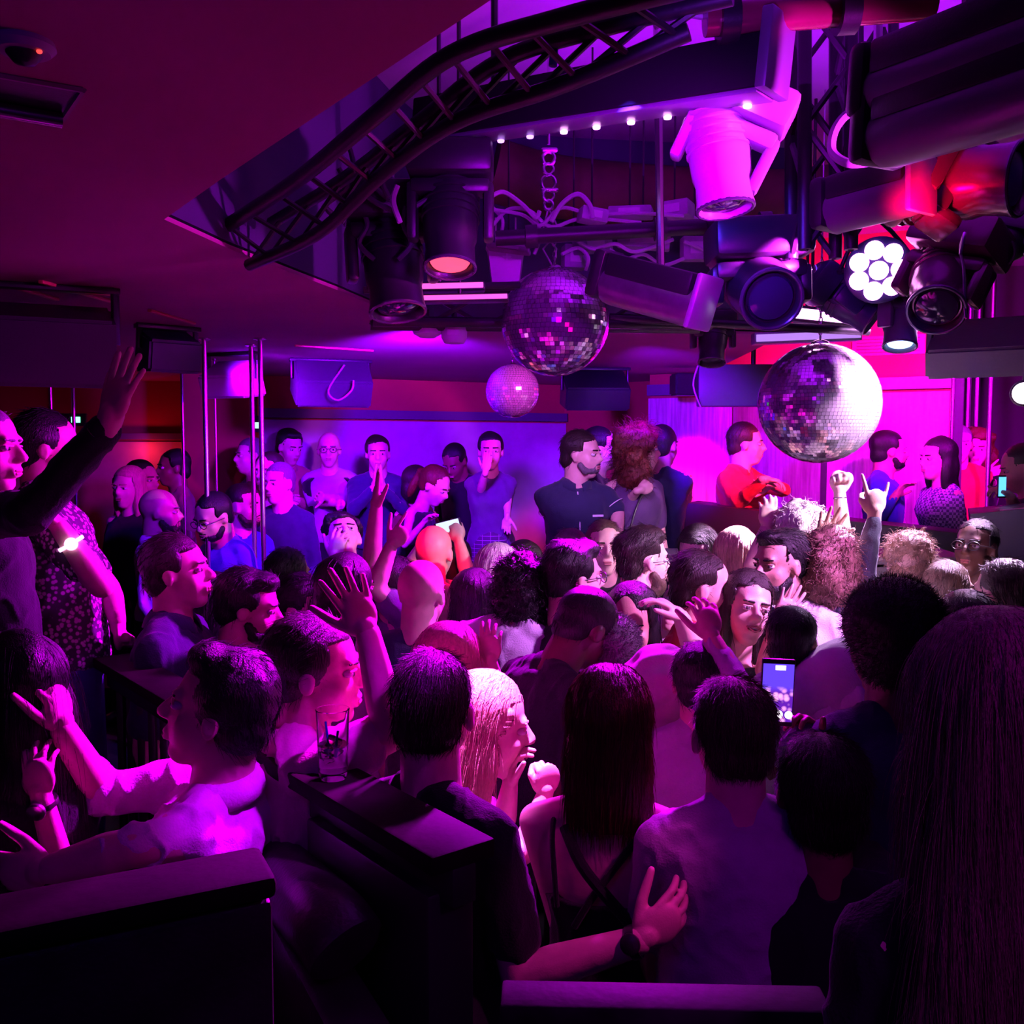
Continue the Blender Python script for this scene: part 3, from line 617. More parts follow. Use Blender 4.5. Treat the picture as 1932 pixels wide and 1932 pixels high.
# --- moving heads
moving_head('big pink-lit moving head hanging lens-down from the end of the batten', at(1412, 190, 2.30), at(1358, 300, 2.32), (.10, -.12, -1), .80, body=WHITEP if False else mat('pale_lamp_shell', (.50, .48, .56), .35), side=(-1, .2, 0), yoke=True, top=at(1430, 120, 2.3))
moving_head('dark moving head pointing straight down with a glowing red lens', at(850, 305, 2.75), at(850, 425, 2.75), (0, -.30, -1), .86, lens=emis('red_lens', (1, .06, .14), 1.7), side=(1, 0, 0), top=at(850, 250, 2.75))
moving_head('black moving head tilted down at the far left end of the rig', at(735, 385, 2.9), at(742, 500, 2.9), (.12, -.25, -1), .98, side=(1, .25, 0), top=at(735, 290, 2.9))
moving_head('black moving head facing out with a wide dark round lens, right of centre', at(1430, 455, 3.05), at(1432, 540, 3.05), (.0, -1, -.42), 1.10, side=(1, 0, 0), top=at(1430, 420, 3.05))
moving_head('small moving head hanging above the square monitor, right of centre', at(1345, 603, 4.3), at(1345, 642, 4.3), (-.1, -.3, -1), .70, side=(1, 0, 0), top=(at(1345, 580, 4.3).x, 4.3, ZU))
moving_head('narrow moving head with a pale side plate hanging over the brightest ball', at(1702, 545, 3.6), at(1700, 602, 3.6), (-.14, -.30, -1), .72, lens=emis('blue_lens', (.35, .55, 1), 3), body=mat('lamp_slate', (.10, .09, .14), .35), side=(.8, .5, 0), top=at(1705, 510, 3.6))
moving_head('tilted moving head with a chrome yoke reflecting pink, right of the LED lamp', at(1815, 455, 3.2), at(1775, 535, 3.2), (-.42, -.75, -.72), 1.05, body=mat('lamp_wine', (.14, .03, .09), .2, .4), side=(.7, -.5, .5), top=at(1825, 420, 3.2))
moving_head('blue-black moving head tilted right beneath the LED lamp', at(1548, 535, 3.7), at(1596, 570, 3.7), (.72, -.35, -.55), .80, body=mat('lamp_blueblack', (.02, .02, .07), .3), side=(.3, 1, 0), top=at(1540, 500, 3.7))
moving_head('moving head with a large violet disc lens, upper right under the projectors', at(1735, 300, 2.65), at(1800, 345, 2.65), (.75, -.80, -.15), 1.12, lens=mat('violet_lens', (.10, .08, .30), .10, spec=.9), body=mat('lamp_wine', (.14, .03, .09), .2, .4), side=(0, .3, 1), top=at(1735, 250, 2.65))
moving_head('small moving head at the right edge above the angular speaker', at(1925, 430, 3.2), at(1905, 460, 3.2), (-.7, -.6, -.4), .62, side=(.3, .3, 1), top=at(1925, 380, 3.2))
# --- scanners: boxes with a half-round metal belly
def scanner(lb, a, b, r_, Y_face, belly=GREYM, up=(0, 0, 1)):
    a, b = Vector(a), Vector(b); d = (b-a).normalized(); c = (a+b)/2; L_ = (b-a).length; r = empty('scanner_lamp', c, lb, 'stage light')
    R_ = Rf(d, up); ux = Vector(R_[:, 0]); uy = Vector(R_[:, 1]); uy = uy if uy.z > 0 else -uy
    MB().add(lathe([(0, -L_/2), (r_*.94, -L_/2), (r_, -L_/2+.02), (r_, L_/2-.02), (r_*.94, L_/2), (0, L_/2)], 28, R_)).build('barrel', belly, r)
    Rm = np3(Matrix((ux, d.cross(ux), d)).transposed()); h = uy*r_*.9
    MB().add(box(tuple(h), (r_*2.0, r_*1.1, L_*.94), Rm, .01)).build('housing', BLKP, r)
    MB().add(box(tuple(d*(L_/2+.012)+uy*r_*.25), (r_*2.1, r_*2.5, .02), Rm, .008)).build('end_plate', mat('bright_plate', (.65, .63, .72), .3, .5), r)
    MB().add(box(tuple(-d*(L_/2+.02)+uy*r_*.35), (r_*2.2, r_*2.4, .05), Rm, .02)).build('rear_cap', BLKP, r)
    MB().add(tube([uy*r_*1.4, Vector((0, 0, ZU-c.z))], .012, 8)).build('clamp', STEEL, r)
    lb_ = MB()
    for k in range(3): lb_.add(box(tuple(h+Vector((0, -r_*.0, 0))-Vector(R_[:, 0])*0+d*(-.05+.05*k)+Vector((0, -1, 0))*r_*1.005), (.03, .002, .018)))
    return r
scanner('grey half-round scanner lamp with a bright end plate, between the two big mirror balls', at(1150, 535, 2.95), at(1318, 580, 2.75), .062, 0)
scanner('huge dark projector in the top right corner, upper of the two', at(1668, 175, 2.0), at(2000, 62, 1.65), .062, 0, mat('proj_metal', (.16, .15, .20), .4, .5))
scanner('huge dark projector in the top right corner, lower of the two', at(1672, 262, 2.0), at(2000, 158, 1.65), .062, 0, mat('proj_metal', (.16, .15, .20), .4, .5))
scanner('dark box projector tilted up under the big pair, behind the LED lamp', at(1575, 400, 2.7), at(1730, 360, 2.5), .060, 0, mat('proj_plum', (.14, .06, .18), .4, .3))
# --- LED par with clustered lenses, blown out white
pc = at(1658, 510, 3.4); pa = Vector((-.35, -.95, -.30)).normalized(); Rp = Rf(pa); r = empty('led_par_lamp', pc, 'round LED lamp with a blazing white flower-like cluster of lenses', 'stage light')
MB().add(lathe([(0, -.16), (.07, -.155), (.10, -.12), (.112, -.01), (.116, .0), (.108, .004), (0, .002)], 32, Rp)).build('housing', mat('lamp_blueblack', (.02, .02, .07), .3), r)
for k in range(8):
    q = Rp@np.array((.072*math.cos(k*2*PI/7), .072*math.sin(k*2*PI/7), .008)) if k < 7 else Rp@np.array((0, 0, .008))
    MB().add(lathe([(0, 0), (.033, 0), (.031, .008), (0, .013)], 20, Rp, q)).build('lens', emis('par_white', (1, .30, .95), 9), r)
MB().add(tube(smooth_path([Rp@np.array((.118, 0, -.05)), Rp@np.array((.13, 0, -.15)), (0, .08, .20), Rp@np.array((-.13, 0, -.15)), Rp@np.array((-.118, 0, -.05))], 5), .008, 8)).build('bracket', BLK, r)
# --- LED strips glowing white behind the ball
def ledbar(lb, a, b, h, lit, housing=BLKP, s=8):
    a, b = Vector(a), Vector(b); c = (a+b)/2; d = (b-a).normalized(); u = Vector((0, 0, 1)); n = u.cross(d).normalized(); R_ = np3(Matrix((d, n, d.cross(n))).transposed()); L_ = (b-a).length
    r = empty('led_bar', c, lb, 'light bar'); MB().add(box((0, 0, 0), (L_, .07, h), R_, .006)).build('housing', housing, r)
    sgn = -1 if (R_@np.array((0, 1, 0)))[1] > 0 else 1
    MB().add(box(R_@np.array((0, sgn*.037, 0)), (L_*.97, .006, h*.62), R_, .002)).build('tube_light', emis('bar_'+lit[0], lit[1], s), r)
    MB().add(tube([(0, 0, h/2), (0, 0, ZU-c.z)], .007, 8)).build('hanger', BLK, r)
    return r
ledbar('short white-hot light strip just left of the blue-black tilted lamp', at(1498, 522, 4.1), at(1568, 516, 4.1), .062, ('white', (1, .32, .95)), s=6)
ledbar('long white-hot light strip over the brightest mirror ball', at(1496, 592, 4.3), at(1635, 606, 4.2), .072, ('white', (1, .32, .95)), s=6)
ledbar('grey light bar with a purple tube under the white-hot strip', at(1420, 640, 4.4), at(1622, 632, 4.4), .052, ('violet', (.45, .2, .8)), mat('bar_grey', (.35, .33, .42), .35, .4), s=1.0)
ledbar('slim light bar with pink tube under the red-lens lamp', at(745, 545, 3.15), at(915, 541, 3.15), .028, ('pink', (1, .10, .6)), s=1.2)
ledbar('lower slim light bar with pink tube at the left end of the rig', at(775, 566, 3.12), at(960, 562, 3.12), .024, ('pink', (1, .10, .6)), s=1.2)
# --- white bucket, dome lamps under the rig
q = at(954, 506, 3.9); r = empty('plastic_bucket', q, 'pink-lit white plastic tub with a small cross mark beside the large ball', 'tub')
MB().add(loft([np.array([(x*k, y*k, z) for x, y in ((-1, -1), (0, -1.08), (1, -1), (1.08, 0), (1, 1), (0, 1.08), (-1, 1), (-1.08, 0))]) for k, z in ((.052, -.075), (.070, .070), (.074, .072), (.074, .082))])).build('tub', WHITEP, r)
MB().add(box((0.006, -.0755, .03), (.034, .004, .008))).add(box((0.006, -.0755, .03), (.008, .005, .026))).build('cross_mark', mat('mark_white', (1, 1, 1), .4), r, False)
MB().add(tube([(-.04, 0, .08), (-.04, 0, .20)], .004, 6)).add(tube([(.04, 0, .08), (.04, 0, .20)], .004, 6)).build('hanger', CABLE, r)
q = at(806, 622, 3.9); r = empty('dome_lamp', q, 'pink-lit shallow dome lamp under the left end of the rig', 'stage light')
MB().add(lathe([(0, -.035), (.03, -.032), (.055, -.018), (.062, 0), (.0, .004)], 28)).build('shade', WHITEP, r); MB().add(tube([(0, 0, 0), (0, 0, .08)], .010, 8)).build('stem', BLK, r)
q = at(857, 628, 3.9); r = empty('barrel_lamp', q, 'pink-lit squat barrel lamp beside the dome lamp under the rig', 'stage light')
MB().add(lathe([(0, -.045), (.040, -.042), (.052, -.02), (.054, .04), (0, .042)], 12)).build('shade', WHITEP, r, True); MB().add(tube([(0, 0, .03), (0, 0, .09)], .010, 8)).build('stem', BLK, r)
MB().add(box((0, -.052, .005), (.05, .008, .04), None, .003)).build('badge', mat('badge_pale', (.9, .8, .9), .4), r)
# --- speakers
def speaker(lb, c, size, yaw, tilt, m=BLKP, brk=None, wedge=.6, name='loudspeaker'):
    c = Vector(c); r = empty(name, c, lb, 'speaker'); R_ = Matrix.Rotation(math.radians(yaw), 3, 'Z')@Matrix.Rotation(math.radians(tilt), 3, 'X'); w_, d_, h_ = size
    pr = [(-d_/2, -h_/2), (d_/2, -h_/2*wedge), (d_/2, h_/2*wedge), (-d_/2, h_/2)]
    bm = bmesh.new(); vs = [[bm.verts.new(R_@Vector((x, y, z))) for y, z in pr] for x in (-w_/2, w_/2)]
    bm.faces.new(vs[0]); bm.faces.new(vs[1][::-1])
    for i in range(4): bm.faces.new((vs[0][(i+1) % 4], vs[0][i], vs[1][i], vs[1][(i+1) % 4]))
    bmesh.ops.bevel(bm, geom=bm.edges[:], offset=.012, segments=2, affect='EDGES'); bmesh.ops.recalc_face_normals(bm, faces=bm.faces[:])
    me = bpy.data.meshes.new('cabinet'); bm.to_mesh(me); bm.free(); me.materials.append(m); o = bpy.data.objects.new('cabinet', me); COL.objects.link(o); o.parent = r
    Rn = np3(R_); MB().add(box(Rn@np.array((0, -d_/2-.004, 0)), (w_*.9, .012, h_*.88), Rn, .004)).build('grille', mat('speaker_grille', (.02, .02, .025), .6, bump=.8, bump_scale=400), r)
    if brk:
        zt = brk-c.z; k = MB()
        for g in (-1, 1): k.add(box(tuple(R_@Vector((g*(w_/2+.008), 0, 0))+Vector((0, 0, zt/2+.02))), (.012, .05, zt-.0), None, .002))
        k.add(box((0, 0, zt-.012), (w_+.05, .06, .02), Rf((0, 0, 1)) if False else np3(Matrix.Rotation(math.radians(yaw), 3, 'Z')), .003)); k.build('bracket', BLKP, r)
    return r
sp = speaker('wedge speaker hanging from the low ceiling before the red band, left of centre', at(625, 722, 6.0), (.46, .32, .30), 200, -32, mat('speaker_grey', (.045, .045, .055), .55, bump=.1), ZC)
MB().add(tube(smooth_path([(.10, -.10, .10), (.02, -.2, -.06), (.08, -.21, -.12), (.16, -.2, -.06), (.17, -.19, .0)], 5), .006, 7)).build('lead', CABLE, sp)
speaker('violet-lit tilted speaker between the chrome poles on the left', at(437, 722, 5.6), (.30, .22, .22), 160, -18, mat('speaker_pale', (.42, .42, .5), .5), ZC)
speaker('dark low speaker hung on the red wall behind the large ball', at(1122, 742, 6.6), (.44, .30, .26), 185, -20, BLKP, ZC)
speaker('small square dark speaker on the wood wall left of the monitor', at(1291, 726, 6.6), (.17, .14, .15), 10, 0, BLKP, None, 1.)
mo = empty('monitor_back', at(1386, 728, 6.0), 'wide dark purple monitor housing hung before the wood wall', 'monitor')
MB().add(box((0, 0, 0), (.46, .10, .26), np3(Matrix.Rotation(-.05, 3, 'Z')), .01)).build('housing', mat('monitor_plum', (.045, .03, .065), .5), mo); MB().add(tube([(-.12, .02, .1), (-.12, .02, .5)], .015, 8)).add(tube([(.12, .02, .1), (.12, .02, .5)], .015, 8)).build('hanger', BLK, mo)
MB().add(tube(smooth_path([(-.24, -.05, .12), (-.27, -.06, 0), (-.22, -.06, -.14)], 4), .005, 6)).build('lead', CABLE, mo)
speaker('big angular speaker hanging at the right edge above the bright lamp', at(1885, 668, 4.0), (.52, .42, .26), 150, -14, mat('speaker_grey', (.045, .045, .055), .55, bump=.1), ZU-.3, .45)
speaker('large black speaker box under the ceiling behind the blurred raised hand', at(60, 655, 3.3), (.52, .42, .28), 205, -10, BLKP, ZC, .8)
speaker('small dark speaker corner peeking out right of the blurred raised hand', at(318, 668, 4.4), (.24, .20, .20), 220, -12, mat('speaker_navy', (.03, .03, .09), .5), ZC, .7)
bl = empty('spot_lamp', at(1932, 742, 3.6), 'white blazing spot lamp at the right edge', 'stage light'); MB().add(lathe([(0, -.10), (.035, -.09), (.05, 0), (.044, .004), (0, .002)], 24, Rf((-.6, -.8, -.05)))).build('housing', BLK, bl)
MB().add(lathe([(0, .004), (.040, .004), (.03, .012), (0, .015)], 20, Rf((-.6, -.8, -.05)))).build('lens', emis('white_lens', (.95, .75, 1), 8), bl); MB().add(tube([(0, 0, 0), (.05, .05, .3)], .012, 8)).build('arm', BLK, bl)
cm_ = empty('dome_camera', at(606, 641, 6.2), 'small glossy dome camera on the ceiling above the wedge speaker', 'camera'); cm_.location.z = ZC-.03
MB().add(lathe([(0, -.055), (.03, -.045), (.042, -.02), (.044, .005), (0, .006)], 20)).build('dome', mat('dome_smoke', (.05, .04, .12), .08), cm_); MB().add(lathe([(.05, .0), (.052, .03), (0, .03)], 20)).build('base', mat('dome_base', (.3, .28, .4), .4), cm_)
# --- loose cables
VC = mat('cable_violet_grey', (.45, .40, .52), .45)
cab('thick pale cable arching right of the shackle over the pipe', [at(1040, 418, 3.5), at(1060, 385, 3.5), at(1090, 366, 3.5), at(1112, 385, 3.5), at(1118, 412, 3.5)], .009, VC)
cab('pale cable loop left of the shackle', [at(925, 372, 3.45), at(950, 362, 3.45), at(985, 385, 3.45), at(1010, 410, 3.45), at(1018, 398, 3.45)], .008, VC)
for k, p in enumerate(([(925, 395), (985, 405), (1020, 425), (1060, 392), (1120, 405), (1200, 402), (1290, 408)], [(930, 425), (960, 395), (1000, 398), (1040, 428), (1100, 412), (1210, 420)], [(1090, 455), (1120, 470), (1160, 460), (1200, 475), (1270, 452)], [(1060, 480), (1090, 468), (1110, 486), (1105, 510)])):
    cab(['tangled pale cable lying above the black pipe, upper of two', 'tangled pale cable looping low above the black pipe', 'sagging cable under the black pipe right of the ball', 'short curl of cable on top of the large mirror ball'][k], [at(x, y, 3.55+.03*math.sin(i*2)) for i, (x, y) in enumerate(p)], .007, VC)
cab('big pale violet cable loop left of the upper projector', [at(1645, 125, 2.3), at(1625, 160, 2.3), at(1622, 190, 2.3), at(1640, 205, 2.3), at(1600, 215, 2.35), at(1575, 245, 2.35), at(1570, 285, 2.35), at(1600, 308, 2.3), at(1650, 305, 2.3)], .011, VC)
ks = [([(1290, 70), (1275, 40), (1260, 10), (1330, 12), (1385, 5), (1395, 45), (1375, 68)], 'cable coil on top of the batten, largest loop'), ([(1235, 50), (1280, 30), (1340, 28), (1380, 42)], 'pale cable crossing the batten top'), ([(1210, 15), (1260, 22), (1330, 32), (1380, 44)], 'bright straight cable at the top edge'),
      ([(1245, 66), (1290, 22), (1315, -5)], 'slanting cable on the batten, left of the coil'), ([(1345, 60), (1350, 40), (1330, 20), (1300, 10), (1260, 25)], 'small inner cable loop on the batten'), ([(1470, 35), (1500, 0), (1520, -20)], 'thin cable rising from the batten end')]
for p, lb in ks: cab(lb, [at(x, y, 2.18+.02*math.sin(i*3)) for i, (x, y) in enumerate(p)], .0075, VC)
cab('blue-lit dangling strap on the curved truss', [at(1042, 55, 2.0), at(1046, 80, 2.0), at(1043, 125, 2.0)], .009, mat('strap_blue', (.2, .25, .8), .5))
cab('thin cable hanging in the left part of the curved truss', [at(750, 350, 2.7), at(742, 380, 2.7), at(755, 420, 2.7)], .008, VC)
cab('light cable loop at the far right under the projectors', [at(1812, 480, 3.0), at(1820, 440, 3.0), at(1812, 470, 3.05), at(1818, 505, 3.05), at(1820, 560, 3.05), at(1822, 600, 3.05)], .005, CHROME)
random.seed(9)
for k in range(12):
    x0 = 640+k*14+random.uniform(-8, 8); y0 = 300+random.uniform(-30, 100); Yk = 2.75+random.uniform(-.1, .2)
    cab('dark cable in the tangle at the left end of the rig, strand %s' % ['topmost', 'upper', 'lower', 'lowest', 'leftmost', 'rightmost', 'nearest', 'farthest', 'shortest', 'longest', 'straightest', 'most curled'][k], [at(x0, y0, Yk), at(x0+random.uniform(-20, 20), y0+35, Yk), at(x0+random.uniform(-25, 30), y0+70, Yk), at(x0+random.uniform(-20, 40), y0+100, Yk)], .008, mat('cable_dark', (.05, .04, .07), .5))

# --- boxes and drivers lying over the pipes
GB = mat('driver_box_grey', (.35, .33, .42), .5, noise_scale=20, noise_amt=.2)
for px, py, Y, sz, lb in ((1118, 408, 3.55, (.10, .08, .05), 'small pale connector box on the pipe under the arching cable'), (1190, 402, 3.6, (.16, .08, .04), 'flat grey driver box lying above the black pipe'), (1275, 398, 3.6, (.12, .10, .06), 'grey box wrapped in cable left of the pink moving head'),
                          (1083, 486, 3.75, (.09, .07, .09), 'pale motor box right on top of the large mirror ball'), (1118, 462, 3.7, (.14, .07, .06), 'violet-lit box under the black pipe'), (1215, 452, 3.7, (.20, .06, .07), 'long box hanging under the pipe above the grey scanner'),
                          (1312, 470, 3.75, (.11, .06, .09), 'small grey box above the end of the grey scanner'), (960, 470, 3.6, (.16, .08, .02), 'flat red-lit tray above the plastic tub')):
    c = at(px, py, Y); r = empty('rigging_box', c, lb, 'electrical box'); Rr = np3(Matrix.Rotation(random.uniform(-.5, .5), 3, 'Z')@Matrix.Rotation(random.uniform(-.15, .15), 3, 'Y'))
    MB().add(box((0, 0, 0), sz, Rr, .006)).build('case', GB, r); MB().add(box(Rr@np.array((0, -sz[1]/2-.002, 0)), (sz[0]*.5, .004, sz[2]*.5), Rr)).build('cover_plate', mat('cover_plate', (.6, .58, .66), .4), r, False)
    MB().add(tube([(0, .03, 0), (0, .04, ZU-c.z)], .004, 6)).build('hanger', BLK, r)
for k, p in enumerate(([(1150, 470), (1180, 488), (1215, 480), (1250, 500), (1290, 488)], [(1290, 455), (1330, 475), (1345, 510), (1372, 495)], [(930, 392), (948, 415), (945, 445)], [(1000, 398), (1020, 440), (1008, 480)], [(1300, 405), (1330, 418), (1370, 410), (1410, 425), (1480, 415)])):
    cab(['sagging cable above the housing of the grey scanner', 'cable loop between scanner and wide dark lens', 'short cable dropping toward the plastic tub', 'red-lit cable left of the hanging sling', 'cable running along the pipe toward the vertical truss'][k], [at(x, y, 3.6+.02*i) for i, (x, y) in enumerate(p)], .007, VC)
# ------------------------------------------------------------------ people
def frame(yaw, pitch=0, roll=0):                          # columns: right, forward, up
    a = math.radians(yaw)
    R = Matrix(((math.cos(a), math.sin(a), 0), (-math.sin(a), math.cos(a), 0), (0, 0, 1)))
    return R @ Matrix.Rotation(math.radians(pitch), 3, 'X') @ Matrix.Rotation(math.radians(roll), 3, 'Y')
def V3(*a): return Vector(a if len(a) == 3 else a[0])
FL = dict(open=[(4, 6, 4)]*4, clap=[(2, 3, 2)]*4, relaxed=[(18, 26, 16), (22, 28, 18), (26, 30, 18), (28, 32, 20)], fist=[(78, 92, 60)]*4, claw=[(30, 40, 25)]*4,
          point=[(4, 4, 4)]+[(78, 92, 60)]*3, horns=[(4, 4, 4), (80, 92, 60), (80, 92, 60), (6, 6, 4)], hold=[(42, 48, 30)]*4, grab=[(60, 55, 35)]*4)
def hand(wr, d, pn, pose, side, s=1., vox=.0032):
    d = Vector(d).normalized(); z = -(Vector(pn)-d*Vector(pn).dot(d))
    if z.length < .05: z = d.orthogonal()
    z.normalize(); x = d.cross(z); R = Matrix((x, d, z)).transposed(); R3 = np3(R); wr = Vector(wr)
    sx = -1 if side == 'R' else 1
    mb = MB()
    def L(p): return wr+R@(Vector(p)*s)
    mb.add(capsule(L((0, -.015, 0)), L((0, .02, 0)), .024*s, .026*s))
    mb.add(ellipsoid(L((0, .048, 0)), (.040*s, .050*s, .0165*s), R3, 18, 12))
    mb.add(ellipsoid(L((sx*.024, .035, -.006)), (.017*s, .032*s, .016*s), R3))
    lens = [.070, .077, .071, .056]; xs = [.030, .0105, -.0100, -.0295]; ys = [.082, .087, .083, .074]; rs = [.0092, .0094, .0090, .0080]
    spread = {'open': 9, 'claw': 7, 'clap': 1, 'relaxed': 3, 'horns': 11}.get(pose, 2)
    for i in range(4):
        px = sx*xs[i]; p = Vector((px, ys[i]-.012, -.001)); sp = math.radians(spread*(1.5-i))*sx
        a = 0; ln = lens[i]; q = [p]
        for fl, fr in zip(FL[pose][i], (.44, .31, .25)):
            a += math.radians(fl); st = ln*fr*(1.22 if fr == .44 else 1)
            q.append(q[-1]+Vector((math.sin(sp)*math.cos(a)*st, math.cos(sp)*math.cos(a)*st, -math.sin(a)*st)))
        r = rs[i]
        for k in range(3): mb.add(capsule(L(q[k]), L(q[k+1]), (r-.0007*k)*s, (r-.0007*(k+1))*s, 10, 3))
    tf = pose in ('fist', 'grab', 'horns')
    t0 = Vector((sx*.026, .022, -.008)); t1 = t0+Vector((sx*(.020 if tf else .028), .030, -.010))
    t2 = t1+(Vector((-sx*.010, .018, -.026)) if tf else Vector((sx*.016, .026, -.008)))
    t3 = t2+(Vector((-sx*.022, .006, -.006)) if tf else (t2-t1)*.8)
    for a, b, ra, rb in ((t0, t1, .0145, .0115), (t1, t2, .0112, .0100), (t2, t3, .0100, .0080)): mb.add(capsule(L(a), L(b), ra*s, rb*s, 10, 3))
    return remesh(mb, vox*s, 2, .5)
def torso_rings(P, N, right, sex, infl=0., t0=-.05, t1=1., n=28, bs=1., belly=0.):
    ax = (N-P); Lg = ax.length; up = ax.normalized(); rt = (right-up*right.dot(up)).normalized(); fw = up.cross(rt)
    if sex == 'm': prof = [(-.12, .10, .085, 0), (-.02, .160, .112, -.004), (.12, .160, .112, 0), (.32, .148, .104, .006), (.5, .153, .108, .010), (.68, .170, .118, .012), (.8, .182, .116, .006), (.88, .178, .100, -.002), (.935, .135, .080, -.008), (.97, .085, .066, -.010), (1.02, .058, .056, -.004)]
    else: prof = [(-.12, .11, .09, 0), (-.02, .170, .118, -.006), (.10, .166, .116, -.002), (.32, .126, .090, .004), (.48, .130, .094, .010), (.64, .148, .120, .022), (.76, .156, .108, .012), (.87, .152, .086, 0), (.93, .118, .068, -.006), (.97, .072, .055, -.008), (1.02, .048, .047, -.004)]
    ts = np.array([p[0] for p in prof]); out = []
    tt = [t0]+[t for t in np.arange(-.08, 1.03, .05) if t0+.02 < t < t1-.02]+[t1]
    ang = np.arange(n)*2*PI/n
    for t in tt:
        hw = np.interp(t, ts, [p[1] for p in prof])*bs+infl; hd = np.interp(t, ts, [p[2] for p in prof])*bs+infl; o = np.interp(t, ts, [p[3] for p in prof])*bs
        if belly and .05 < t < .6: hd += belly*math.sin((t-.05)/.55*PI); o += belly*.6*math.sin((t-.05)/.55*PI)
        e = 2/2.35; c, s_ = np.cos(ang), np.sin(ang)
        x = np.sign(c)*np.abs(c)**e*hw; y = np.sign(s_)*np.abs(s_)**e*hd+o
        out.append(np.array(P)+t*Lg*np.array(up)+x[:, None]*np.array(rt)+y[:, None]*np.array(fw))
    return out, up, rt, fw
HB = dict(short=[((0, -.022, .047), (.084, .098, .088)), ((0, -.055, -.012), (.070, .058, .062))],
          crop=[((0, -.018, .042), (.079, .099, .088)), ((0, -.052, -.012), (.068, .056, .060))],
          quiff=[((0, -.022, .048), (.084, .100, .088)), ((0, -.055, -.012), (.069, .058, .062)), ((0, .034, .100), (.058, .050, .030))],
          afro=[((0, -.020, .052), (.100, .112, .102)), ((0, -.050, -.005), (.088, .082, .075))],
          curlytop=[((0, -.018, .062), (.090, .100, .088)), ((0, -.055, -.012), (.070, .058, .060))],
          bob=[((0, -.022, .048), (.090, .101, .090)), ((0, -.060, -.03), (.086, .062, .100)), ((.066, -.014, -.045), (.028, .052, .085)), ((-.066, -.014, -.045), (.028, .052, .085))],
          shag=[((0, -.022, .050), (.105, .112, .098)), ((0, -.060, -.03), (.100, .075, .110)), ((.075, -.014, -.045), (.035, .058, .090)), ((-.075, -.014, -.045), (.035, .058, .090))],
          long=[((0, -.022, .048), (.088, .101, .090)), ((0, -.066, -.05), (.088, .056, .120)), ((.064, -.020, -.07), (.030, .048, .12)), ((-.064, -.020, -.07), (.030, .048, .12)),
                ((0, -.075, -.20), (.098, .050, .15)), ((0, -.080, -.29), (.085, .040, .13))],
          mid=[((0, -.022, .048), (.088, .101, .090)), ((0, -.066, -.05), (.086, .054, .120)), ((.060, -.030, -.07), (.028, .044, .11)), ((-.060, -.030, -.07), (.028, .044, .11)), ((0, -.076, -.11), (.088, .042, .10))],
          longer=[((0, -.022, .048), (.090, .103, .090)), ((0, -.066, -.05), (.092, .058, .120)), ((.066, -.020, -.07), (.030, .048, .12)), ((-.066, -.020, -.07), (.030, .048, .12)),
                  ((0, -.085, -.20), (.112, .050, .17)), ((.0, -.095, -.34), (.145, .045, .20)), ((-.02, -.098, -.50), (.165, .040, .22))],
          bigcurl=[((0, -.022, .055), (.108, .115, .100)), ((0, -.060, -.04), (.135, .085, .11)), ((.085, -.045, -.08), (.050, .055, .12)), ((-.085, -.045, -.08), (.050, .055, .12)), ((0, -.07, -.14), (.13, .07, .10))],
          bun=[((0, -.020, .046), (.082, .098, .087)), ((0, -.052, -.008), (.068, .056, .058)), ((0, -.10, .085), (.045, .042, .042))],
          pony=[((0, -.020, .046), (.082, .098, .087)), ((0, -.052, -.008), (.068, .056, .058)), ((0, -.125, .03), (.028, .035, .035)), ((0, -.135, -.06), (.034, .030, .10))],
          fringe=[((0, -.022, .047), (.084, .098, .088)), ((0, -.055, -.012), (.070, .058, .062)), ((0, .046, .066), (.058, .048, .036))],
          beanie=[((0, -.014, .055), (.088, .102, .084))],
          hood=[((0, -.030, .030), (.115, .125, .125)), ((0, -.09, -.10), (.13, .09, .10))])
HN = dict(short=.004, crop=.0015, quiff=.006, afro=.003, curlytop=.010, bob=.004, shag=.012, mid=.005, long=.005, longer=.004, bigcurl=.016, bun=.003, pony=.003, fringe=.005, beanie=.001, hood=.014)
CNT = [0]
